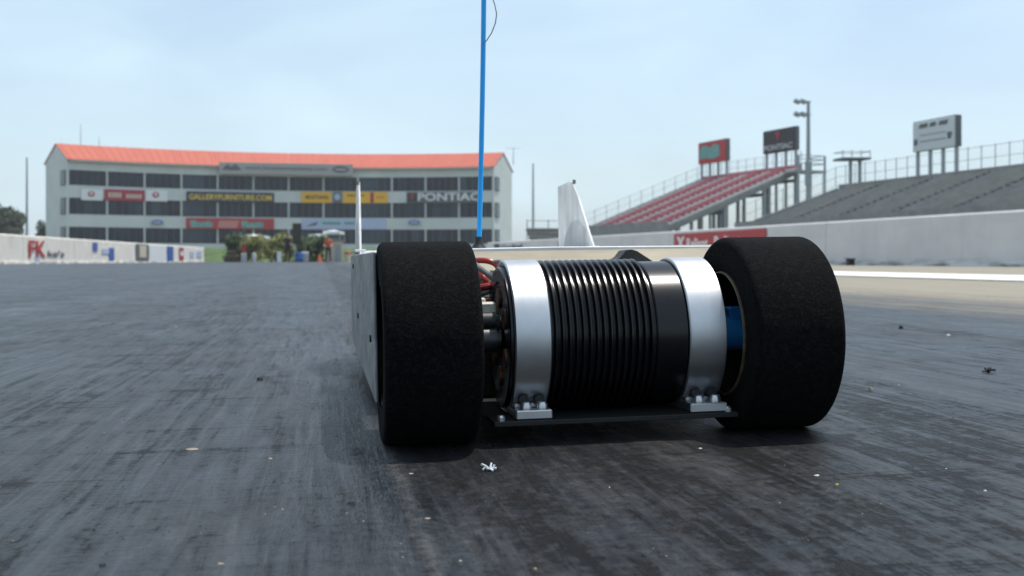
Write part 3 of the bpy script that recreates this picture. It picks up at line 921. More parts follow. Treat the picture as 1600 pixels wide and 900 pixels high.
# floodlight pole
lp = at(1263, HZ, 80); lp.z = 0
ztop = CAMZ + (HZ-158)/F*80
fl = thing('floodlight_pole', 'tall steel floodlight pole between the two grandstands', 'light pole', lp)
part('pole', MB().tube([lp, lp + Vector((0, 0, ztop*0.55)), lp + Vector((0, 0, ztop))], [0.22, 0.17, 0.12], 10), M['steel'], fl)
part('box', MB().cbox(tuple(lp + Vector((-0.2, -0.2, 5.6))), tuple(lp + Vector((0.2, 0.2, 7.4))), 0.03), M['steel'], fl)
camr = Vector((CT, -ST, 0))
for h in (ztop-0.05, ztop-1.0):
    part('cross_arm', MB().tube([lp + Vector((0, 0, h)) + camr*0.2, lp + Vector((0, 0, h)) - camr*0.8], 0.05, 6), M['steel'], fl)
    for o_ in (-0.35, -0.8):
        c = lp + Vector((0, 0, h+0.02)) + camr*o_
        Mx = Matrix.Translation(c) @ Matrix.Rotation(TH*-1, 4, 'Z') @ Matrix.Rotation(R(25), 4, 'Y')
        lm = part('lamp_head', MB().cbox((-0.24, -0.2, -0.16), (0.2, 0.2, 0.14), 0.05, 0, Mx), M['steel'], fl)
        part('lens', MB().box((-0.262, -0.16, -0.12), (-0.242, 0.16, 0.10), 0, Mx), M['steel_pale'], lm)

# camera platform on posts
cp = at(1331, HZ, 79); cp.z = 0
zd = CAMZ + (HZ-249)/F*79
pf = thing('camera_platform', 'small raised platform with railings on two posts behind the grey grandstand', 'platform', cp)
part('deck', MB().prism([cp + camr*-1.0 + Vector((0, -0.8, zd-0.08)), cp + camr*1.0 + Vector((0, -0.8, zd-0.08)), cp + camr*1.0 + Vector((0, 0.8, zd-0.08)), cp + camr*-1.0 + Vector((0, 0.8, zd-0.08))], (0, 0, 0.16)), M['grey_dark'], pf)
for o_ in (-0.10, 0.58):
    part('post', MB().tube([cp + camr*o_, cp + camr*o_ + Vector((0, 0, zd-0.08))], 0.14, 8), M['steel'], pf)
part('rail', MB().tube([cp + camr*-0.98 + Vector((0, -0.7, zd+0.5)), cp + camr*0.98 + Vector((0, -0.7, zd+0.5)), cp + camr*0.98 + Vector((0, 0.7, zd+0.5)), cp + camr*-0.98 + Vector((0, 0.7, zd+0.5)), cp + camr*-0.98 + Vector((0, -0.7, zd+0.5))], 0.03, 6), M['steel'], pf)
for o_ in (-0.98, -0.33, 0.33, 0.98):
    part('rail_post', MB().tube([cp + camr*o_ + Vector((0, -0.7, zd+0.08)), cp + camr*o_ + Vector((0, -0.7, zd+0.62))], 0.03, 6), M['steel'], pf)

# small far bleacher left of the tail fin
fb = at(852, HZ, 118); fb.z = 0
root = thing('far_bleacher', 'low grey bleacher far off beyond the end of the right barrier', 'bleacher', fb)
for k in range(4):
    part('bench', MB().box(tuple(fb + Vector((-1.6, k*0.8, 2.2+k*0.42))), tuple(fb + Vector((3.4, k*0.8+0.35, 2.3+k*0.42)))), M['seat_grey'], root)
    part('riser', MB().box(tuple(fb + Vector((-1.6, k*0.8+0.36, 2.0+k*0.42))), tuple(fb + Vector((3.4, k*0.8+0.42, 2.42+k*0.42)))), M['deck'], root)
for o_ in (-1.5, 0.9, 3.3):
    part('column', MB().box(tuple(fb + Vector((o_-0.08, 0.3, -0.02))), tuple(fb + Vector((o_+0.08, 2.6, 2.0)))), M['steel'], root)
    part('rail_post', MB().tube([fb + Vector((o_, 2.7, 2.0)), fb + Vector((o_, 2.7, 4.6))], 0.06, 6), M['steel'], root)
part('rail', MB().tube([fb + Vector((-1.5, 2.7, 4.5)), fb + Vector((3.3, 2.7, 4.5))], 0.05, 6), M['steel'], root)

# ------------------------------------------------------------------ vegetation
def leaves(mb, c, rx, ry, rz, n, s, seed):
    rnd = random.Random(seed)
    lumps = [(Vector((rnd.uniform(-0.6, 0.6)*rx, rnd.uniform(-0.6, 0.6)*ry, rnd.uniform(-0.6, 0.65)*rz)), rnd.uniform(0.3, 0.55)) for _ in range(14)]
    for _ in range(n):
        lc, lr = rnd.choice(lumps)
        d = Vector((rnd.gauss(0, 1), rnd.gauss(0, 1), rnd.gauss(0, 1))).normalized() * (rnd.random()**0.4)
        p = Vector(c) + lc + Vector((d.x*rx*lr, d.y*ry*lr, d.z*rz*lr))
        u = Vector((rnd.gauss(0, 1), rnd.gauss(0, 1), rnd.gauss(0, 1))).normalized()
        v = u.orthogonal().normalized()
        ss = s*rnd.uniform(0.6, 1.3)
        mb.add([p - u*ss, p + v*ss*0.45, p + u*ss, p - v*ss*0.45], [(0, 1, 2, 3)])
def tree(name, label, p, h, rx, m, seed, cat='tree', s=0.28, n=2600, trunk=0.35):
    p = Vector((p.x, p.y, 0))
    root = thing(name, label, cat, p)
    tr = MB().tube([p + Vector((0, 0, -0.05)), p + Vector((0.1, 0, h*trunk*0.6)), p + Vector((0, 0.05, h*0.75))], [h*0.035, h*0.026, h*0.01], 8)
    rnd = random.Random(seed)
    for k in range(6):
        a_ = rnd.uniform(0, 6.28); z_ = h*rnd.uniform(trunk*0.7, 0.6)
        tr.tube([p + Vector((0, 0, z_)), p + Vector((math.cos(a_)*rx*0.35, math.sin(a_)*rx*0.35, z_+h*0.1)), p + Vector((math.cos(a_)*rx*0.7, math.sin(a_)*rx*0.7, z_+h*0.2))], [h*0.014, h*0.009, h*0.004], 6)
    part('trunk', tr, M['bark'], root)
    cr_ = MB()
    leaves(cr_, p + Vector((0, 0, h*(1+trunk)/2*0.95)), rx, rx, h*(1-trunk)*0.58, n, s, seed)
    part('crown', cr_, m, root)
    return root
tree('broadleaf_tree', 'dark round tree at the left edge behind the white barrier', at(2, HZ, 150), 8.0, 3.6, M['leaf_dark'], 3, n=3600)
tree('broadleaf_tree', 'small dark tree close to the left end of the building', at(70, HZ, 165), 5.9, 1.3, M['leaf_dark'], 5, n=1800)
tree('broadleaf_tree', 'low dark tree between the thin left pole and the frame edge', at(24, HZ, 155), 5.4, 2.0, M['leaf_dark'], 8, n=2200)
# distant wood line
wd = MB()
for k in range(70):
    a_ = at(-200 + k*26 + random.uniform(-8, 8), HZ, 420 + random.uniform(-20, 20))
    hh = random.uniform(4.5, 7.5)
    leaves(wd, (a_.x, a_.y, hh*0.5), random.uniform(4, 8), 4, hh*0.62, 160, 0.9, 100+k)
o = struct('distant_woods', wd, M['leaf_green'], kind='stuff')
o['label'] = 'low line of far woods beyond the track'
# grass verge behind the start area
gv = MB()
pa, pb = at(300, HZ, 76), at(640, HZ, 84)
pts_ = [cam_pt(-24, 74), cam_pt(-4, 76), cam_pt(-4, 84), cam_pt(-24, 82)]
rows_ = 14; colsn = 40
vs = []
for j in range(rows_+1):
    for i in range(colsn+1):
        u, v = i/colsn, j/rows_
        p = cam_pt(-25 + 22*u, 73.5 + 10*v, 0)
        p.z = 0.02 + 0.95*min(1, v*2.2) + 0.06*math.sin(i*1.3)*math.sin(j*2.1)
        vs.append(p)
fs = [(j*(colsn+1)+i, j*(colsn+1)+i+1, (j+1)*(colsn+1)+i+1, (j+1)*(colsn+1)+i) for j in range(rows_) for i in range(colsn)]
gv.add(vs, fs)
struct('grass_bank', gv, M['grass'], smooth=True)

def shrub(label, px, zc, h, rx, m, seed, n=1500):
    p = at(px, HZ, zc); p.z = 0
    root = thing('shrub', label, 'shrub', p, 'shrubs beside the start area')
    st_ = MB()
    rnd = random.Random(seed)
    for k in range(5):
        a_ = rnd.uniform(0, 6.28)
        st_.tube([p + Vector((0, 0, -0.03)), p + Vector((math.cos(a_)*rx*0.3, math.sin(a_)*rx*0.3, h*0.5))], [0.04, 0.015], 5)
    part('stem', st_, M['bark'], root)
    c = MB(); leaves(c, p + Vector((0, 0, h*0.52)), rx*1.25, rx*1.0, h*0.62, n, 0.11, seed)
    part('foliage', c, m, root)
shrub('dark green shrub at the left end of the planting by the start line', 371, 71, 1.6, 0.85, M['leaf_green'], 21)
shrub('olive shrub just right of the thin red sign post', 392, 70.5, 1.55, 0.8, M['leaf_olive'], 22)
shrub('tallest yellow green shrub left of the starting lights', 424, 71.5, 1.95, 1.1, M['leaf_olive'], 23, 2200)
shrub('yellow green shrub close behind the dark clothed person', 444, 72.3, 1.7, 0.8, M['leaf_olive'], 24)
shrub('green shrub right behind the starting lights', 479, 72.2, 1.75, 0.75, M['leaf_green'], 25)
shrub('low dark shrub beside the cream booth', 496, 72.6, 1.6, 0.5, M['leaf_green'], 26)

# ------------------------------------------------------------------ start area furniture
def gp(px, zc):
    p = at(px, HZ, zc); p.z = 0
    return p
# starting lights
p = gp(464, 68)
tl = thing('starting_lights', 'black upright starting light box on a post at the start line', 'starting lights', p)
part('post', MB().tube([p, p + Vector((0, 0, 1.3))], 0.07, 8), M['grey_dark'], tl)
part('base', MB().cbox(tuple(p + Vector((-0.3, -0.2, 0))), tuple(p + Vector((0.3, 0.2, 0.08))), 0.02), M['grey_dark'], tl)
part('housing', MB().cbox(tuple(p + Vector((-0.28, -0.12, 1.18))), tuple(p + Vector((0.28, 0.12, 2.44))), 0.03), M['black_sign'], tl)
M['lamp_glass'] = mat('lamp_glass', (0.06, 0.05, 0.03), 0.25)
for r_ in range(6):
    for s in (-0.13, 0.13):
        c = p + Vector((s, -0.125, 1.30 + r_*0.2))
        part('lamp', MB().tube([c, c + Vector((0, -0.05, 0))], 0.075, 10), M['lamp_glass'], tl)
# thin red sign post
p = gp(381, 69)
sp = thing('sign_post', 'thin dark post with red sign plate left of the shrubs', 'sign', p)
part('post', MB().tube([p, p + Vector((0, 0, 2.25))], 0.05, 8), M['grey_dark'], sp)
part('plate', MB().cbox(tuple(p + Vector((-0.13, -0.06, 0.62))), tuple(p + Vector((0.13, -0.052, 1.05))), 0.003), M['red_sign'], sp)
part('plinth', MB().cbox(tuple(p + Vector((-0.16, -0.16, 0))), tuple(p + Vector((0.16, 0.16, 0.55))), 0.02), M['steel_pale'], sp)
p = gp(397, 68.6)
solid('bollard', MB().lathe_z([(0.13, 0), (0.13, 0.52), (0.10, 0.58), (0.02, 0.6)], p.x, p.y, 12), M['steel_pale'], 'short grey bollard in front of the olive shrub', 'bollard', smooth=True, loc=p)
p = gp(365, 70)
solid('ramp_box', MB().cbox(tuple(p + Vector((-0.55, -0.4, 0))), tuple(p + Vector((0.4, 0.4, 0.4))), 0.03).cbox(tuple(p + Vector((-0.4, -0.3, 0.4))), tuple(p + Vector((0.2, 0.3, 0.7))), 0.03), M['bark'], 'brown stacked boxes beside the grass at the left of the start area', 'box', loc=p)
# white canopies
def canopy(label, px0, px1, py, zc, h=0.45):
    a_, b_ = gp(px0, zc), gp(px1, zc)
    c = (a_+b_)/2; wdt = (b_-a_).length
    z_ = CAMZ + (HZ-py)/F*zc
    root = thing('canopy', label, 'canopy', c)
    q = [c + camr*(-wdt/2) + Vector((0, 0, z_-h)), c + camr*(wdt/2) + Vector((0, 0, z_-h))]
    back = Vector((ST, CT, 0))*2.2
    ap = c + back*0.5 + Vector((0, 0, z_-0.12))
    vs = [q[0], q[1], q[1]+back, q[0]+back]
    up = [v_ + Vector((0, 0, h*0.45)) for v_ in vs]
    mb = MB().add(vs + up + [ap], [(0,1,5,4),(1,2,6,5),(2,3,7,6),(3,0,4,7),(4,5,8),(5,6,8),(6,7,8),(7,4,8)])
    part('roof', mb, M['white'], root)
    for v_ in vs:
        part('leg', MB().tube([Vector((v_.x, v_.y, 0)), v_], 0.03, 6), M['steel_pale'], root)
canopy('white canopy under the long red facade sign', 372, 412, 362.5, 79, 0.55)
canopy('small white canopy right of the starting lights', 482, 506, 362.5, 79, 0.35)
canopy('white canopy between the cream booth and the tower', 505, 531, 356, 80, 0.45)
# booth
p = gp(521, 74)
bt = thing('timing_booth', 'cream booth with flat roof near the car\'s left fin', 'booth', p)
part('wall', MB().cbox(tuple(p + Vector((-0.55, -0.5, 0))), tuple(p + Vector((0.62, 0.6, 1.42))), 0.02), M['cream'], bt)
part('roof', MB().cbox(tuple(p + Vector((-0.65, -0.6, 1.42))), tuple(p + Vector((0.72, 0.7, 1.52))), 0.02), M['grey_dark'], bt)
part('door', MB().box(tuple(p + Vector((0.1, -0.515, 0.03))), tuple(p + Vector((0.5, -0.503, 1.2))) ), M['steel'], bt)
p = gp(496, 73)
cb = thing('control_cabinet', 'pale grey control cabinet left of the cream booth', 'cabinet', p)
part('body', MB().cbox(tuple(p + Vector((-0.3, -0.25, 0.06))), tuple(p + Vector((0.3, 0.25, 1.3))), 0.02), M['steel_pale'], cb)
part('door', MB().cbox(tuple(p + Vector((-0.26, -0.27, 0.12))), tuple(p + Vector((0.26, -0.252, 1.24))), 0.005), M['steel_pale'], cb)
part('plinth', MB().box(tuple(p + Vector((-0.27, -0.22, 0))), tuple(p + Vector((0.27, 0.22, 0.06)))), M['grey_dark'], cb)
p = gp(499, 68)
solid('traffic_cone', MB().lathe_z([(0.20, 0.0), (0.20, 0.04), (0.15, 0.045), (0.035, 0.5), (0.0, 0.505)], p.x, p.y, 14), M['orange'], 'orange traffic cone in front of the grey cabinet', 'cone', smooth=True, loc=p)
p = gp(436, 66)
solid('white_board', MB().cbox(tuple(p + Vector((-0.12, -0.03, 0.02))), tuple(p + Vector((0.14, 0.03, 0.64))), 0.01).box(tuple(p + Vector((-0.12, -0.12, 0))), tuple(p + Vector((-0.06, 0.12, 0.02)))).box(tuple(p + Vector((0.08, -0.12, 0))), tuple(p + Vector((0.14, 0.12, 0.02)))), M['white'], 'narrow white upright board left of the dark clothed person', 'board', loc=p)
p = gp(431, 66.3)
solid('dark_post', MB().lathe_z([(0.06, 0), (0.06, 0.6), (0.03, 0.66)], p.x, p.y, 10), M['navy'], 'short navy post touching the narrow white board', 'post', loc=p)
p = gp(467, 66)
solid('blue_barrel', MB().lathe_z([(0.23, 0), (0.25, 0.06), (0.25, 0.2), (0.265, 0.22), (0.25, 0.24), (0.25, 0.42), (0.265, 0.44), (0.25, 0.46), (0.25, 0.58), (0.21, 0.6)], p.x, p.y, 18), M['blue_plastic'], 'blue plastic barrel under the starting lights', 'barrel', smooth=True, loc=p)
p = gp(477, 66.5)
cl = thing('white_cooler', 'white cool box beside the blue barrel', 'cool box', p)
part('body', MB().cbox(tuple(p + Vector((-0.2, -0.2, 0))), tuple(p + Vector((0.2, 0.2, 0.52))), 0.02), M['steel_pale'], cl)
part('lid', MB().cbox(tuple(p + Vector((-0.21, -0.21, 0.52))), tuple(p + Vector((0.21, 0.21, 0.62))), 0.02), M['white'], cl)
for px, lab in ((544, 'white drum with red lid right of the cream booth'), (580, 'white drum with red lid just over the car\'s left rear tyre')):
    p = gp(px, 70)
    dr = thing('white_drum', lab, 'drum', p, 'drums by the start line')
    part('body', MB().lathe_z([(0.17, 0), (0.19, 0.03), (0.19, 0.48), (0.17, 0.5)], p.x, p.y, 14), M['cream'], dr, smooth=True)
    part('lid', MB().lathe_z([(0.20, 0.5), (0.20, 0.62), (0.16, 0.66)], p.x, p.y, 14), M['red_sign'], dr, smooth=True)

def person(label, px, zc, top, legs, lean=0.0, crouch=False, armup=0.0, face=1.0):
    p = gp(px, zc)
    H = 1.74
    bm_v, bm_e, rad = [], [], []
    def V(x, y, z, r):
        bm_v.append((x, y, z)); rad.append(r); return len(bm_v)-1
    def E(a_, b_): bm_e.append((a_, b_))
    pel = V(0, 0, 0.95, 0.145)
    ch = V(0, lean*0.3, 1.25, 0.15); sh = V(0, lean*0.5, 1.42, 0.13); nk = V(0, lean*0.6, 1.50, 0.06); hd = V(0, lean*0.7-0.02, 1.60, 0.095); tp = V(0, lean*0.7, 1.70, 0.075)
    for a_, b_ in ((pel, ch), (ch, sh), (sh, nk), (nk, hd), (hd, tp)): E(a_, b_)
    for s in (-1, 1):
        h_ = V(0.10*s, 0, 0.90, 0.10); kn = V(0.12*s, -0.04*s, 0.50, 0.065); an = V(0.13*s, 0.02*s, 0.09, 0.045); ft = V(0.14*s, -0.16, 0.035, 0.035)
        E(pel, h_); E(h_, kn); E(kn, an); E(an, ft)
        s_ = V(0.20*s, lean*0.5, 1.40, 0.065); el = V(0.25*s, lean*0.4-0.05-0.1*armup, 1.13, 0.045); wr_ = V(0.22*s, lean*0.3-0.2-0.15*armup, 0.98+0.2*armup, 0.033); fg = V(0.21*s, lean*0.3-0.27-0.15*armup, 0.91+0.25*armup, 0.03)
        E(sh, s_); E(s_, el); E(el, wr_); E(wr_, fg)
    me = bpy.data.meshes.new('person_body')
    me.from_pydata(bm_v, bm_e, [])
    o = bpy.data.objects.new('person', me); col.objects.link(o)
    md = o.modifiers.new('skin', 'SKIN'); md.use_smooth_shade = True
    for q, r_ in zip(me.skin_vertices[0].data, rad): q.radius = (r_, r_)
    me.skin_vertices[0].data[pel].use_root = True
    sb = o.modifiers.new('sub', 'SUBSURF'); sb.levels = 1; sb.render_levels = 1
    dg = bpy.context.evaluated_depsgraph_get()
    me2 = bpy.data.meshes.new_from_object(o.evaluated_get(dg))
    bpy.data.objects.remove(o)
    for m_ in (M['skin'], top, legs, M['black_sign']): me2.materials.append(m_)
    for f in me2.polygons:
        z = f.center.z
        arm = abs(f.center.x) > 0.17 and z > 0.8
        f.material_index = 0 if z > 1.49 else (0 if arm and z < 1.15 else (1 if z > 0.93 else (2 if z > 0.09 else 3)))
    o = link('person', me2, None, p, -TH)
    tag(o, label, 'person')
    hr = MB()
    n = 12
    for i in range(6):
        pass
    hv, hf = [], []
    for i in range(5):
        a_ = i/4*math.pi*0.55
        for k in range(n):
            b_ = 2*math.pi*k/n
            hv.append((0.105*math.sin(a_)*math.cos(b_), lean*0.7 + 0.015 + 0.12*math.sin(a_)*math.sin(b_), 1.62 + 0.13*math.cos(a_)))
    for i in range(4):
        for k in range(n):
            hf.append((i*n+k, i*n+(k+1)%n, (i+1)*n+(k+1)%n, (i+1)*n+k))
    hr.add(hv, hf)
    link('hair', hr.mesh('hair', M['bark'], None, True), o)
person('person in orange top and dark trousers standing before the cream booth', 513, 71, M['orange_cloth'], M['dark_cloth'], 0.0, armup=0.3)
person('person in dark clothes standing between white board and starting lights', 450, 67, M['dark_cloth'], M['dark_cloth'], -0.1, armup=0.6)

# ------------------------------------------------------------------ the model race car
def foam_material():
    m, t, p = node_mat('foam_rubber')
    L = t.links.new
    tcn = t.nodes.new('ShaderNodeTexCoord')
    def noise(sc_, det=4, ro=0.6):
        n = t.nodes.new('ShaderNodeTexNoise'); n.inputs['Scale'].default_value = sc_; n.inputs['Detail'].default_value = det; n.inputs['Roughness'].default_value = ro
        L(tcn.outputs['Object'], n.inputs['Vector']); return n.outputs['Fac']
    a_, b_, c_ = noise(700, 3), noise(300, 5, 0.75), noise(40, 4)
    r = t.nodes.new('ShaderNodeValToRGB')
    r.color_ramp.elements[0].position = 0.47; r.color_ramp.elements[0].color = (0.0018, 0.0018, 0.0024, 1)
    r.color_ramp.elements[1].position = 0.74; r.color_ramp.elements[1].color = (0.016, 0.0145, 0.0138, 1)
    ad = t.nodes.new('ShaderNodeMath'); ad.operation = 'ADD'; L(a_, ad.inputs[0]); L(b_, ad.inputs[1])
    ml = t.nodes.new('ShaderNodeMath'); ml.operation = 'MULTIPLY'; L(ad.outputs[0], ml.inputs[0]); ml.inputs[1].default_value = 0.5
    L(ml.outputs[0], r.inputs['Fac'])
    dm = t.nodes.new('ShaderNodeMix'); dm.data_type = 'RGBA'
    mr = t.nodes.new('ShaderNodeMapRange'); mr.inputs['From Min'].default_value = 0.5; mr.inputs['From Max'].default_value = 0.8; mr.inputs['To Max'].default_value = 0.4
    L(c_, mr.inputs['Value']); L(mr.outputs['Result'], dm.inputs['Factor']); L(r.outputs['Color'], dm.inputs['A']); dm.inputs['B'].default_value = (0.009, 0.008, 0.0075, 1)
    L(dm.outputs['Result'], p.inputs['Base Color'])
    p.inputs['Roughness'].default_value = 0.95
    p.inputs['Specular IOR Level'].default_value = 0.12
    bu = t.nodes.new('ShaderNodeBump'); bu.inputs['Strength'].default_value = 0.9; bu.inputs['Distance'].default_value = 0.0012
    L(ml.outputs[0], bu.inputs['Height']); L(bu.outputs['Normal'], p.inputs['Normal'])
    return m
M['foam'] = foam_material()
M['black_plastic'] = mat('black_plastic', (0.010, 0.010, 0.011), 0.5, var=0.3, scale=60)
M['anodised'] = mat('anodised', (0.004, 0.004, 0.006), 0.24, var=0.3, scale=200, spec=0.38, bump=0.05, bscale=900, stretch=(6, 1, 1))
M['carbon'] = mat('carbon', (0.005, 0.0053, 0.006), 0.6, var=0.4, scale=300, bump=0.1, bscale=600)
def brushed():
    m, t, p = node_mat('brushed_aluminium')
    L = t.links.new
    tcn = t.nodes.new('ShaderNodeTexCoord'); mpn = t.nodes.new('ShaderNodeMapping'); mpn.inputs['Scale'].default_value = (1800, 30, 30)
    L(tcn.outputs['Object'], mpn.inputs['Vector'])
    n = t.nodes.new('ShaderNodeTexNoise'); n.inputs['Scale'].default_value = 1.0; n.inputs['Detail'].default_value = 4; L(mpn.outputs['Vector'], n.inputs['Vector'])
    r = t.nodes.new('ShaderNodeMapRange'); r.inputs['To Min'].default_value = 0.33; r.inputs['To Max'].default_value = 0.48; L(n.outputs['Fac'], r.inputs['Value'])
    L(r.outputs['Result'], p.inputs['Roughness'])
    n2 = t.nodes.new('ShaderNodeTexNoise'); n2.inputs['Scale'].default_value = 90; n2.inputs['Detail'].default_value = 5; L(tcn.outputs['Object'], n2.inputs['Vector'])
    cr_ = t.nodes.new('ShaderNodeValToRGB'); cr_.color_ramp.elements[0].color = (0.46, 0.47, 0.49, 1); cr_.color_ramp.elements[1].color = (0.60, 0.61, 0.63, 1); L(n2.outputs['Fac'], cr_.inputs['Fac'])
    L(cr_.outputs['Color'], p.inputs['Base Color'])
    p.inputs['Metallic'].default_value = 1.0
    bu = t.nodes.new('ShaderNodeBump'); bu.inputs['Strength'].default_value = 0.08; bu.inputs['Distance'].default_value = 0.00045
    L(n.outputs['Fac'], bu.inputs['Height']); L(bu.outputs['Normal'], p.inputs['Normal'])
    return m
M['aluminium'] = brushed()
M['body_white'] = mat('body_white', (0.62, 0.63, 0.65), 0.4, var=0.14, scale=22, bump=0.15, bscale=60)
M['body_cream'] = mat('body_cream', (0.30, 0.255, 0.18), 0.55, var=0.16, scale=30, stretch=(0.5, 1, 2))
M['fin_white'] = mat('fin_white', (0.80, 0.80, 0.79), 0.45, var=0.12, scale=30, bump=0.15, bscale=70, stretch=(1, 2, 0.6))
def thin_sheet(m, f):
    t = m.node_tree; p = t.nodes['Principled BSDF']
    tr = t.nodes.new('ShaderNodeBsdfTranslucent')
    t.links.new(p.inputs['Base Color'].links[0].from_socket, tr.inputs['Color'])
    mxs = t.nodes.new('ShaderNodeMixShader'); mxs.inputs[0].default_value = f
    t.links.new(p.outputs[0], mxs.inputs[1]); t.links.new(tr.outputs[0], mxs.inputs[2])
    t.links.new(mxs.outputs[0], t.nodes['Material Output'].inputs['Surface'])
thin_sheet(M['fin_white'], 0.5)      # thin milky plastic sheet lets light through
M['antenna_blue'] = mat('antenna_blue', (0.008, 0.40, 0.95), 0.35, var=0.05, scale=30)
M['anod_blue'] = mat('anod_blue', (0.02, 0.26, 0.66), 0.4, metal=0.3, var=0.1, scale=60)
M['wire_red'] = mat('wire_red', (0.34, 0.020, 0.014), 0.4, var=0.15, scale=90)
M['wire_black'] = mat('wire_black', (0.02, 0.02, 0.02), 0.45, var=0.3, scale=90)
M['wire_grey'] = mat('wire_grey', (0.20, 0.20, 0.19), 0.45, var=0.3, scale=90)
M['glue'] = mat('glue', (0.075, 0.055, 0.028), 0.5, var=0.3, scale=200)
M['copper'] = mat('copper', (0.20, 0.09, 0.055), 0.4, metal=0.7, var=0.3, scale=200)
M['pcb'] = mat('pcb', (0.02, 0.10, 0.07), 0.45, var=0.3, scale=200)
M['nylon'] = mat('nylon', (0.62, 0.60, 0.50), 0.5, var=0.2, scale=200)
M['bolt_steel'] = mat('bolt_steel', (0.55, 0.56, 0.58), 0.3, metal=0.9, var=0.1, scale=300)
M['dark_metal'] = mat('dark_metal', (0.06, 0.062, 0.066), 0.4, metal=0.8, var=0.2, scale=200)
M['skirt_grey'] = mat('skirt_grey', (0.24, 0.24, 0.24), 0.5, var=0.3, scale=26, bump=0.2, bscale=60, stretch=(1, 0.5, 1.5))
M['tape'] = mat('tape', (0.035, 0.033, 0.03), 0.6, var=0.4, scale=60, bump=0.3, bscale=150)

AXY, AXZ, TR = 0.646, 0.0610, 0.0597
CX = 0.060
car = thing('model_race_car', 'low radio controlled race car with foam tyres, ribbed black motor and blue antenna', 'model car', Vector((CX, AXY, 0)))
C0 = car.location.copy()
def cpart(name, mb, m, parent=None, smooth=True, ang=35, label=None):
    o = link(name, mb.mesh(name, m, C0, smooth, ang), parent if parent else car)
    if label: o['label'] = label
    return o
def wheel(x0, x1, inner, r=TR, cy=AXY, rim=0.0375, n=112):
    """inner = +1 when the car's middle lies on the +x side"""
    rr = r
    def arc(cx_, cr_, rad, a0, a1, k=7):
        return [(cx_ + rad*math.cos(R(a0 + (a1-a0)*i/k)), cr_ + rad*math.sin(R(a0 + (a1-a0)*i/k))) for i in range(k+1)]
    sh = 0.0040 * r/TR
    prof = [(x0+0.0004, rim)] + arc(x0+sh, rr-sh, sh, 180, 96) + [(x0+(x1-x0)*0.35, rr), (x0+(x1-x0)*0.65, rr)] + arc(x1-sh, rr-sh, sh, 84, 0) + [(x1-0.0004, rim)]
    xm = (x0+x1)/2
    rimp = [(x0+0.001, rim-0.0005), (x0+0.001, rim-0.0025), (x0+0.006, rim-0.0035), (xm-0.004, rim-0.0045), (xm-0.002, rim*0.35), (xm+0.002, rim*0.35), (xm+0.004, rim-0.0045), (x1-0.006, rim-0.0035), (x1-0.001, rim-0.0025), (x1-0.001, rim-0.0005)]
    cz = r - 0.0003
    w_ = cpart('wheel', MB().lathe_x(rimp, cy, cz, n, closed=True), M['black_plastic'])
    cpart('tyre', MB().lathe_x(prof, cy, cz, n), M['foam'], w_)
    for xx in ((x1+0.0001,) if inner > 0 else (x0-0.0001,)):
        ring = [(xx + 0.0012*math.cos(a_), rim + 0.0002 + 0.0009*math.sin(a_)) for a_ in [2*math.pi*k/8 for k in range(8)]]
        cpart('glue_bead', MB().lathe_x(ring, cy, cz, n, closed=True), M['glue'], w_)
    # hub
    hx0, hx1 = (xm-0.003, x1+0.001) if inner > 0 else (x0-0.001, xm+0.003)
    hub = MB().lathe_x([(hx0, 0.0), (hx0, 0.0095), (hx0+0.001, 0.0105), (hx1-0.001, 0.0105), (hx1, 0.0095), (hx1, 0.0)], cy, cz, 40)
    hub.cbox((hx0+0.004, cy-0.006, cz+0.008), (hx1-0.002, cy+0.006, cz+0.0165), 0.0012)
    h_ = cpart('hub', hub, M['anod_blue'], w_)
    for k in range(4):
        a_ = R(45+90*k)
        xb = hx0-0.0008 if inner < 0 else hx1+0.0008
        c = Vector((xb, cy+0.0072*math.cos(a_), cz+0.0072*math.sin(a_)))
        cpart('bolt', MB().tube([c, c + Vector((0.0018*inner*-1, 0, 0))], 0.0016, 8), M['black_plastic'], w_)
    return w_
wheel(0.0335, 0.088, 1)
wheel(0.246, 0.300, -1)
fl_ = wheel(0.075, 0.098, 1, 0.036, 1.42, 0.020, 48)
fr_ = wheel(0.232, 0.255, -1, 0.036, 1.42, 0.020, 48)

C0 = car.location + Vector((0, 0, 0.0015))      # chassis sits a touch lower on its wheels
# chassis plate
ch = MB().cbox((0.097, 0.6165, 0.0130), (0.2445, 0.99, 0.0158), 0.0003)
ch.prism([(0.0975, 0.99, 0.0120), (0.244, 0.99, 0.0120), (0.20, 1.55, 0.0200), (0.13, 1.55, 0.0200)], (0, 0, 0.0036))
cpart('chassis_plate', ch, M['carbon'], smooth=False)
for x_ in (0.2395, 0.1015):
    cpart('plate_bolt', MB().lathe_z([(0.0026, 0.0158), (0.0026, 0.0180), (0.0016, 0.0190)], x_, 0.6215, 10), M['bolt_steel'])
# stub axles
for xa, xb in ((0.086, 0.106), (0.2385, 0.249)):
    cpart('stub_axle', MB().tube([(xa, AXY, AXZ), (xb, AXY, AXZ)], 0.0050, 20).tube([(xa+0.004, AXY, AXZ), (xb-0.003, AXY, AXZ)], 0.0078, 24), M['dark_metal'])

# motor
MY, MZ = 0.665, 0.0612
motor = cpart('motor', MB().lathe_x([(0.1078, 0.0), (0.1078, 0.012), (0.1090, 0.013), (0.1090, 0.033), (0.1078, 0.0345), (0.1078, 0.0425), (0.1086, 0.0435), (0.2395, 0.0435), (0.2405, 0.0425), (0.2405, 0.0)], MY, MZ, 128), M['anodised'])
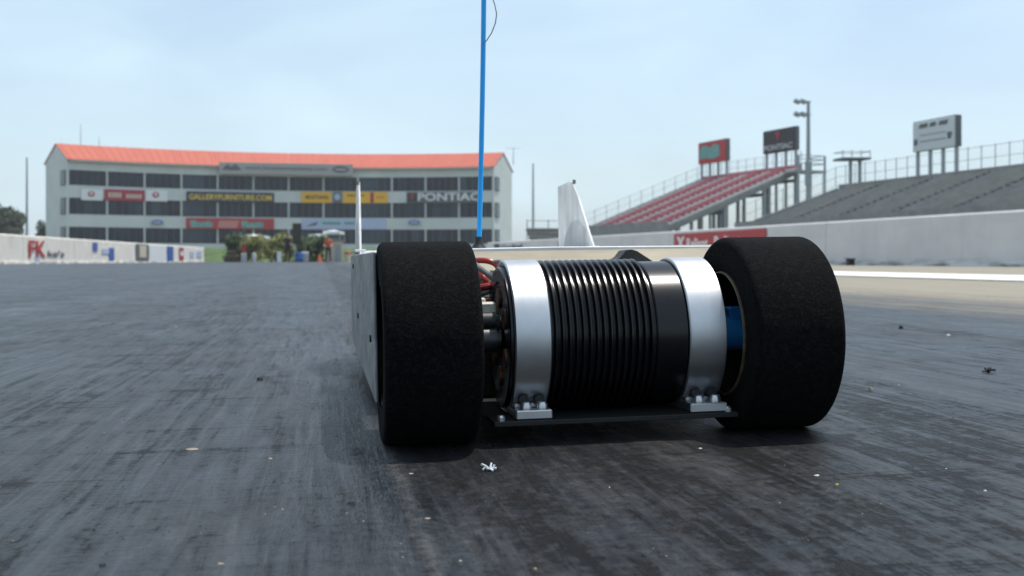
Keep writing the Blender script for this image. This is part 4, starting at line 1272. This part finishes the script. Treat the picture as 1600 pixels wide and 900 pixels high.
# replace the ribbed zone by deeper core: each rib a ring of its own
NR = 15
for k in range(NR):
    x0 = 0.1338 + k*0.00415
    rp = [(x0, 0.0432), (x0+0.0002, 0.0462), (x0+0.0007, 0.0470), (x0+0.0017, 0.0470), (x0+0.0022, 0.0462), (x0+0.0024, 0.0432)]
    cpart('cooling_rib', MB().lathe_x(rp, MY, MZ, 128), M['anodised'], motor)
cpart('smooth_band', MB().lathe_x([(0.1962, 0.0432), (0.1962, 0.0446), (0.1970, 0.0452), (0.2150, 0.0452), (0.2153, 0.0432)], MY, MZ, 128), M['anodised'], motor)
for k in range(6):
    a_ = R(30+60*k)
    c = Vector((0.1084, MY+0.024*math.cos(a_), MZ+0.024*math.sin(a_)))
    cpart('winding', MB().tube([c + Vector((0.0008, 0, 0)), c + Vector((-0.0009, 0, 0))], 0.0062, 12), M['copper'], motor)
cpart('shaft', MB().tube([(0.094, MY, MZ), (0.106, MY, MZ)], 0.004, 20), M['bolt_steel'], motor)
# clamps
for x0, x1 in ((0.1103, 0.1319), (0.2158, 0.2388)):
    c_ = 0.0007
    rp = [(x0+c_, 0.0440), (x0, 0.0452), (x0, 0.0466), (x0+c_, 0.0474), (x1-c_, 0.0474), (x1, 0.0466), (x1, 0.0452), (x1-c_, 0.0440)]
    cl_ = cpart('motor_clamp', MB().lathe_x(rp, MY, MZ, 144, closed=True), M['aluminium'])
    cpart('clamp_foot', MB().cbox((x0, 0.6195, 0.0160), (x1, 0.660, 0.0214), 0.0007), M['aluminium'], cl_, smooth=False)
    cpart('clamp_lug', MB().cbox((x0+0.0006, 0.6300, 0.0215), (x1-0.0006, 0.652, 0.0240), 0.0006), M['aluminium'], cl_, smooth=False)
    for fx in (0.30, 0.74):
        bx_ = x0 + (x1-x0)*fx
        bo = cpart('bolt', MB().lathe_z([(0.0034, 0.0215), (0.0034, 0.0243), (0.0027, 0.0256), (0.0015, 0.0259)], bx_, 0.6245, 16), M['bolt_steel'], cl_)
    for fx in (0.30, 0.74):
        bx_ = x0 + (x1-x0)*fx
        cpart('bolt_recess', MB().tube([(bx_, 0.6340, 0.0262), (bx_, 0.6292, 0.0262)], 0.0030, 14), M['black_plastic'], cl_)

# body shell: lofted box with rounded edges
def loft(st, m_):
    """stations (y, x0, x1, z0, z1) with chamfer c"""
    mb = MB(); rings = []
    for (y, x0, x1, z0, z1, c) in st:
        rings.append([(x0+c, y, z0), (x1-c, y, z0), (x1-c*0.3, y, z0+c*0.3), (x1, y, z0+c), (x1, y, z1-c), (x1-c*0.3, y, z1-c*0.3), (x1-c, y, z1), ((x0+x1)/2, y, z1+0.001), (x0+c, y, z1), (x0+c*0.3, y, z1-c*0.3), (x0, y, z1-c), (x0, y, z0+c), (x0+c*0.3, y, z0+c*0.3)])
    n = len(rings[0])
    vs = [q for g_ in rings for q in g_]
    fs = [(i*n+k, i*n+(k+1)%n, (i+1)*n+(k+1)%n, (i+1)*n+k) for i in range(len(rings)-1) for k in range(n)]
    fs.append(tuple(range(n))); fs.append(tuple((len(rings)-1)*n+k for k in range(n)))
    return mb.add(vs, fs)
body = cpart('body_shell', loft([(0.775, 0.0345, 0.2985, 0.026, 0.1160, 0.006), (0.785, 0.0345, 0.2985, 0.026, 0.1168, 0.007), (1.00, 0.0345, 0.2985, 0.026, 0.1185, 0.007), (1.19, 0.0345, 0.2985, 0.026, 0.1185, 0.008), (1.30, 0.060, 0.275, 0.028, 0.112, 0.012), (1.50, 0.105, 0.228, 0.032, 0.090, 0.015), (1.72, 0.150, 0.182, 0.040, 0.056, 0.005)], None), M['body_white'], ang=50)
cpart('rear_deck', MB().prism([(0.089, 0.742, 0.0965), (0.089, 0.742, 0.1015), (0.089, 0.750, 0.1065), (0.089, 0.765, 0.1125), (0.089, 0.785, 0.1175), (0.089, 0.785, 0.0965)], (0.2090, 0, 0)), M['body_cream'], body, smooth=False, label='yellowed cream rear deck edge')
for k in range(9):
    x_ = 0.212 + k*0.0034
    wv = random.uniform(0.0009, 0.0016)
    cpart('printed_mark', MB().box((x_, 0.7412, 0.1030), (x_+wv, 0.7418, 0.1052)), M['wire_red'] if k % 3 else M['black_plastic'], body, smooth=False)
cpart('side_skirt', MB().cbox((0.0312, 0.655, 0.0245), (0.0330, 1.185, 0.1150), 0.0006), M['skirt_grey'], body, smooth=False, label='scuffed pale side skirt outside the left wheel')
cpart('side_skirt', MB().cbox((0.3000, 0.800, 0.0245), (0.3020, 1.185, 0.1150), 0.0006), M['body_white'], body, smooth=False)
for y_, z_ in ((0.70, 0.060), (0.95, 0.062), (1.08, 0.104)):
    cpart('skirt_screw', MB().tube([(0.0313, y_, z_), (0.0300, y_, z_)], 0.0024, 10), M['black_plastic'], body)

# twin tail fins
def fin(x, lean):
    z0 = 0.1155
    poly_ = [(1.017, z0), (1.030, z0+0.010), (1.085, 0.1720), (1.112, 0.1885), (1.120, 0.1895), (1.179, 0.1875), (1.179, z0)]
    mb = MB(); t_ = 0.0017
    def q(y, z, dx): return (x + dx + (z-z0)*math.tan(R(lean)), y, z)
    a_ = [q(y, z, -t_/2) for y, z in poly_]; b_ = [q(y, z, t_/2) for y, z in poly_]
    n = len(poly_)
    mb.add(a_+b_, [tuple(range(n)), tuple(range(n, 2*n))[::-1]] + [(i, (i+1)%n, n+(i+1)%n, n+i) for i in range(n)])
    f_ = cpart('tail_fin', mb, M['fin_white'], smooth=False)
    # doubler plate at the root
    dp = MB()
    pts2 = [(1.035, z0+0.001), (1.050, z0+0.020), (1.080, z0+0.032), (1.115, z0+0.030), (1.145, z0+0.015), (1.155, z0+0.001)]
    dp.prism([q(y, z, -t_/2-0.0009) for y, z in pts2], (0.0008, 0, 0))
    cpart('fin_doubler', dp, M['fin_white'], f_, smooth=False)
    cpart('root_flange', MB().cbox((x-0.005, 1.020, z0+0.002), (x+0.005, 1.178, z0+0.0045), 0.0005), M['fin_white'], f_, smooth=False)
    cpart('tip_clip', MB().cbox((x+0.0014-0.0014, 1.107, 0.1860), (x+0.0014+0.0014, 1.111, 0.1905), 0.0004), M['wire_grey'], f_, smooth=False)
fin(0.0362, 2.2)
fin(0.2600, 0.0)

# antenna tube with its wire
ax0, ay0 = 0.1160, 0.802
pts3 = []
for k in range(9):
    f_ = k/8
    pts3.append((ax0 + 0.0305*f_*0.30 + 0.0012*math.sin(f_*3), ay0, 0.114 + 0.30*f_))
ant = cpart('antenna', MB().tube(pts3, 0.0019, 14), M['antenna_blue'])
cpart('antenna_mount', MB().lathe_z([(0.0055, 0.1145), (0.0055, 0.118), (0.0032, 0.121), (0.0026, 0.126)], ax0, ay0, 14), M['black_plastic'], ant)
def apt(px, py):
    return at(px, py, 0.805)
wp = [apt(764, 71), apt(770, 65), apt(778, 53), apt(784, 38), apt(786, 24), apt(783, 8), apt(777, -8), apt(770, -18), apt(766, -22)]
cpart('antenna_wire', MB().tube(wp, 0.00042, 6), M['wire_grey'], ant)

# dark taped hump behind the motor
hp = [(0.1900, 0.094), (0.1915, 0.1030), (0.2030, 0.1095), (0.2065, 0.1138), (0.2105, 0.1144), (0.2145, 0.1132), (0.2240, 0.1070), (0.2310, 0.1025), (0.2320, 0.094)]
cpart('wire_cover', MB().prism([(x_, 0.722, z_) for x_, z_ in hp], (0, 0.018, 0)), M['tape'], smooth=False, label='dark taped cover arching over the wires behind the motor')

# wires and fittings between left wheel and motor
def wire(pp_, r_, m_):
    q = [Vector(a_) for a_ in pp_]
    # smooth the path
    out = []
    for i in range(len(q)-1):
        p0, p1, p2, p3 = q[max(i-1, 0)], q[i], q[i+1], q[min(i+2, len(q)-1)]
        for k in range(6):
            t_ = k/6
            out.append(0.5*((2*p1) + (-p0+p2)*t_ + (2*p0-5*p1+4*p2-p3)*t_*t_ + (-p0+3*p1-3*p2+p3)*t_**3))
    out.append(q[-1])
    return cpart('wire', MB().tube(out, r_, 10), m_)
W = lambda px, py, zc=0.715: at(px, py, zc)
wire([W(738, 410, .74), W(750, 408, .72), W(766, 409, .715), W(778, 414, .715), W(786, 424, .72)], 0.0020, M['wire_red'])
wire([W(776, 411, .71), W(784, 410, .705), W(797, 414, .70)], 0.0013, M['wire_grey'])
wire([W(735, 405, .73), W(748, 416, .715), W(762, 426, .71), W(774, 436, .71), W(782, 452, .72)], 0.0022, M['wire_grey'])
wire([W(740, 420, .75), W(754, 428, .735), W(762, 440, .73), W(766, 455, .74)], 0.0017, M['wire_red'])
wire([W(738, 456, .73), W(750, 452, .71), W(764, 449, .705), W(778, 446, .71), W(790, 440, .73)], 0.0024, M['wire_red'])
wire([W(738, 464, .73), W(752, 461, .71), W(766, 457, .705), W(780, 452, .715)], 0.0017, M['wire_grey'])
wire([W(738, 470, .74), W(756, 470, .73), W(774, 468, .73)], 0.0030, M['wire_black'])
wire([W(752, 474, .72), W(764, 472, .715), W(774, 470, .72)], 0.0018, M['wire_red'])
wire([W(744, 424, .74), W(748, 440, .735), W(752, 456, .735)], 0.0019, M['nylon'])
wire([W(766, 430, .735), W(770, 444, .735), W(770, 462, .735)], 0.0016, M['nylon'])
c = W(754, 474, .665); cpart('connector', MB().cbox(tuple(c - Vector((0.003, 0.003, 0.003))), tuple(c + Vector((0.003, 0.004, 0.003))), 0.0008), M['nylon'], smooth=False)
c = W(763, 487, .66); cpart('connector', MB().cbox(tuple(c - Vector((0.0055, 0.004, 0.005))), tuple(c + Vector((0.0055, 0.004, 0.0055))), 0.0012), M['nylon'], smooth=False)
c = W(765, 497, .66); cpart('circuit_board', MB().cbox(tuple(c - Vector((0.0068, 0.006, 0.0012))), tuple(c + Vector((0.0068, 0.006, 0.0012))), 0.0003), M['pcb'], smooth=False)
c = W(766, 503, .655); cpart('dark_gear', MB().tube([c + Vector((-0.004, 0, 0)), c + Vector((0.004, 0, 0))], 0.0055, 18), M['black_plastic'])
# inner bulkhead behind the rear axle
cpart('bulkhead', MB().cbox((0.092, 0.728, 0.0160), (0.243, 0.733, 0.080), 0.001), M['carbon'], smooth=False)
# bearing blocks that carry the stub axles
for xa in (0.0905, 0.2405):
    cpart('bearing_block', MB().cbox((xa, 0.712, 0.0160), (xa+0.006, 0.728, 0.066), 0.001).cbox((xa+0.0005, 0.648, 0.050), (xa+0.0055, 0.7119, 0.068), 0.001), M['black_plastic'], smooth=False)
car.location = (CX, AXY, gz(CX))
car.rotation_euler = (0, -math.atan(0.0166), 0)

# ------------------------------------------------------------------ litter on the track
def ground_at(px, py):
    z = 0.0
    for _ in range(12):
        zc = (CAMZ - z) * F / (py - HZ)
        p = cam_pt((px-800)/F*zc, zc)
        z = gz(p.x)
    p.z = z
    return p, zc
def scrap(name, label, cat, px, py, wpx, hpx, m_, seed, strips=3):
    """a few bent strips lying together"""
    p, zc = ground_at(px, py)
    rnd = random.Random(seed)
    wdt, h = wpx/F*zc, hpx/F*zc
    mb = MB()
    for k in range(strips):
        a_ = rnd.uniform(-0.4, 0.4) + (k*1.1 if strips > 1 else 0)
        l = wdt*rnd.uniform(0.55, 1.0)/2
        pts_ = []
        n = 5
        for i in range(n):
            u = -1 + 2*i/(n-1)
            pts_.append(Vector((p.x + math.cos(a_)*l*u + rnd.uniform(-.1, .1)*l, p.y + math.sin(a_)*l*u*0.8 + rnd.uniform(-.2, .2)*l, p.z + max(0.0006, h*(0.15 + 0.6*rnd.random()*(0.3+abs(u)))))))
        mb.tube(pts_, [h*0.16*rnd.uniform(0.5, 1.2) for _ in range(n)], 5)
    return solid(name, mb, m_, label, cat, loc=p)
def chip(name, label, cat, px, py, wpx, m_, seed, flatness=0.45):
    p, zc = ground_at(px, py)
    rnd = random.Random(seed)
    s = wpx/F*zc/2
    n = 7
    lo = [p + Vector((math.cos(2*math.pi*k/n)*s*rnd.uniform(.7, 1.1), math.sin(2*math.pi*k/n)*s*rnd.uniform(.6, 1.0), 0.0)) for k in range(n)]
    up = [q.lerp(p, 0.35) + Vector((0, 0, s*flatness*rnd.uniform(0.6, 1.2))) for q in lo]
    mb = MB().add(lo+up, [tuple(range(n))[::-1], tuple(range(n, 2*n))] + [(i, (i+1)%n, n+(i+1)%n, n+i) for i in range(n)])
    return solid(name, mb, m_, label, cat, loc=p)
M['foil'] = mat('foil', (0.80, 0.81, 0.83), 0.3, metal=0.5, var=0.1, scale=400)
M['stone'] = mat('stone', (0.26, 0.22, 0.16), 0.8, var=0.25, scale=300)
M['paper'] = mat('paper', (0.50, 0.49, 0.46), 0.7, var=0.1, scale=200)
M['rubber'] = mat('rubber', (0.012, 0.012, 0.014), 0.8, var=0.3, scale=300)
scrap('foil_scrap', 'crumpled bright foil scrap in front of the motor', 'scrap', 764, 736, 34, 12, M['foil'], 4, 4)
scrap('rubber_scrap', 'curled black rubber scrap right of the car near the frame edge', 'scrap', 1545, 582, 28, 11, M['rubber'], 9, 3)
chip('rubber_scrap', 'small dark rubber crumb at the edge of the pale concrete', 'scrap', 1408, 513, 9, M['rubber'], 11, 0.9)
chip('paper_scrap', 'tiny white chip right of the small dark crumb', 'scrap', 1482, 524, 8, M['paper'], 12)
chip('paper_scrap', 'tiny tan chip above the curled black rubber scrap', 'scrap', 1531, 553, 6, M['stone'], 13)
chip('stone_chip', 'pale chip just right of the right rear tyre', 'stone', 1361, 609, 9, M['stone'], 14, 0.8)
chip('stone_chip', 'yellowish chip low down at the left foreground', 'stone', 345, 881, 11, M['stone'], 15, 0.3)
chip('stone_chip', 'tan chip on the dark joint left of the car', 'stone', 422, 717, 10, M['stone'], 16, 0.3)
chip('stone_chip', 'flat pale chip in the joint left of the tan chip', 'stone', 300, 702, 24, M['stone'], 17, 0.10)
chip('stone_chip', 'small pale chip at the bottom centre of the picture', 'stone', 836, 889, 8, M['stone'], 18, 0.5)
chip('paper_scrap', 'tiny white chip below the right motor clamp', 'scrap', 1094, 701, 7, M['paper'], 19)
chip('paper_scrap', 'small white flake below the right rear tyre', 'scrap', 1276, 743, 9, M['paper'], 20, 0.3)
chip('stone_chip', 'yellow speck below the right rear tyre', 'stone', 1308, 757, 6, M['lemon'], 21)
chip('paper_scrap', 'white speck in the right foreground', 'scrap', 1539, 767, 6, M['paper'], 22)
chip('stone_chip', 'tan flake in the groove at the left tyre', 'stone', 668, 810, 11, M['stone'], 23, 0.2)
chip('stone_chip', 'pale flake in front of the left rear tyre', 'stone', 642, 740, 9, M['stone'], 24, 0.2)
chip('rubber_scrap', 'small black lump in the lower left foreground', 'scrap', 160, 884, 14, M['rubber'], 25, 0.5)
chip('rubber_scrap', 'black lump on the lane left of the car', 'scrap', 406, 594, 11, M['rubber'], 26, 0.8)
chip('rubber_scrap', 'dark flattened crumb beside the left tyre groove', 'scrap', 549, 787, 16, M['rubber'], 27, 0.4)
# crumbs too many to count
mb = MB()
rnd = random.Random(77)
for k in range(2600):
    y = 0.26 + 3.2*rnd.random()**2
    x = y*math.tan(rnd.uniform(-0.32, 0.62))
    if 0.02 < x < 0.32 and 0.55 < y < 1.8: continue
    s = rnd.choice((0.0003, 0.0004, 0.0005, 0.0007, 0.0010)) * (0.6+0.6*y)
    z = gz(x)
    a_ = rnd.uniform(0, 6.28)
    e1 = Vector((math.cos(a_), math.sin(a_), 0)); e2 = Vector((-e1.y, e1.x, 0))
    p = Vector((x, y, z-0.0001))
    mb.add([p-e1*s, p-e2*s*0.6, p+e1*s*0.9, p+e2*s*0.7, p+e1*s*0.1+Vector((0, 0, s*0.55))], [(0,1,4), (1,2,4), (2,3,4), (3,0,4), (3,2,1,0)], rnd.choices((0, 1, 2), (9, 2, 0.25))[0])
o = link('track_crumbs', mb.mesh('track_crumbs', [M['rubber'], M['stone'], M['paper']]))
o['kind'] = 'stuff'
o['label'] = 'tiny rubber crumbs and grit strewn over the track'

# ------------------------------------------------------------------ thin summer haze
hm = bpy.data.materials.new('haze')
hm.use_nodes = True
ht = hm.node_tree
ht.nodes.remove(ht.nodes['Principled BSDF'])
pv = ht.nodes.new('ShaderNodeVolumePrincipled')
pv.inputs['Color'].default_value = (0.93, 0.96, 1.0, 1)
pv.inputs['Density'].default_value = 0.00045
ht.links.new(pv.outputs['Volume'], ht.nodes['Material Output'].inputs['Volume'])
hz_ = link('haze', MB().box((-3100, -400, -1.05), (3100, 5100, 17.5)).mesh('haze', hm))
hz_['kind'] = 'stuff'
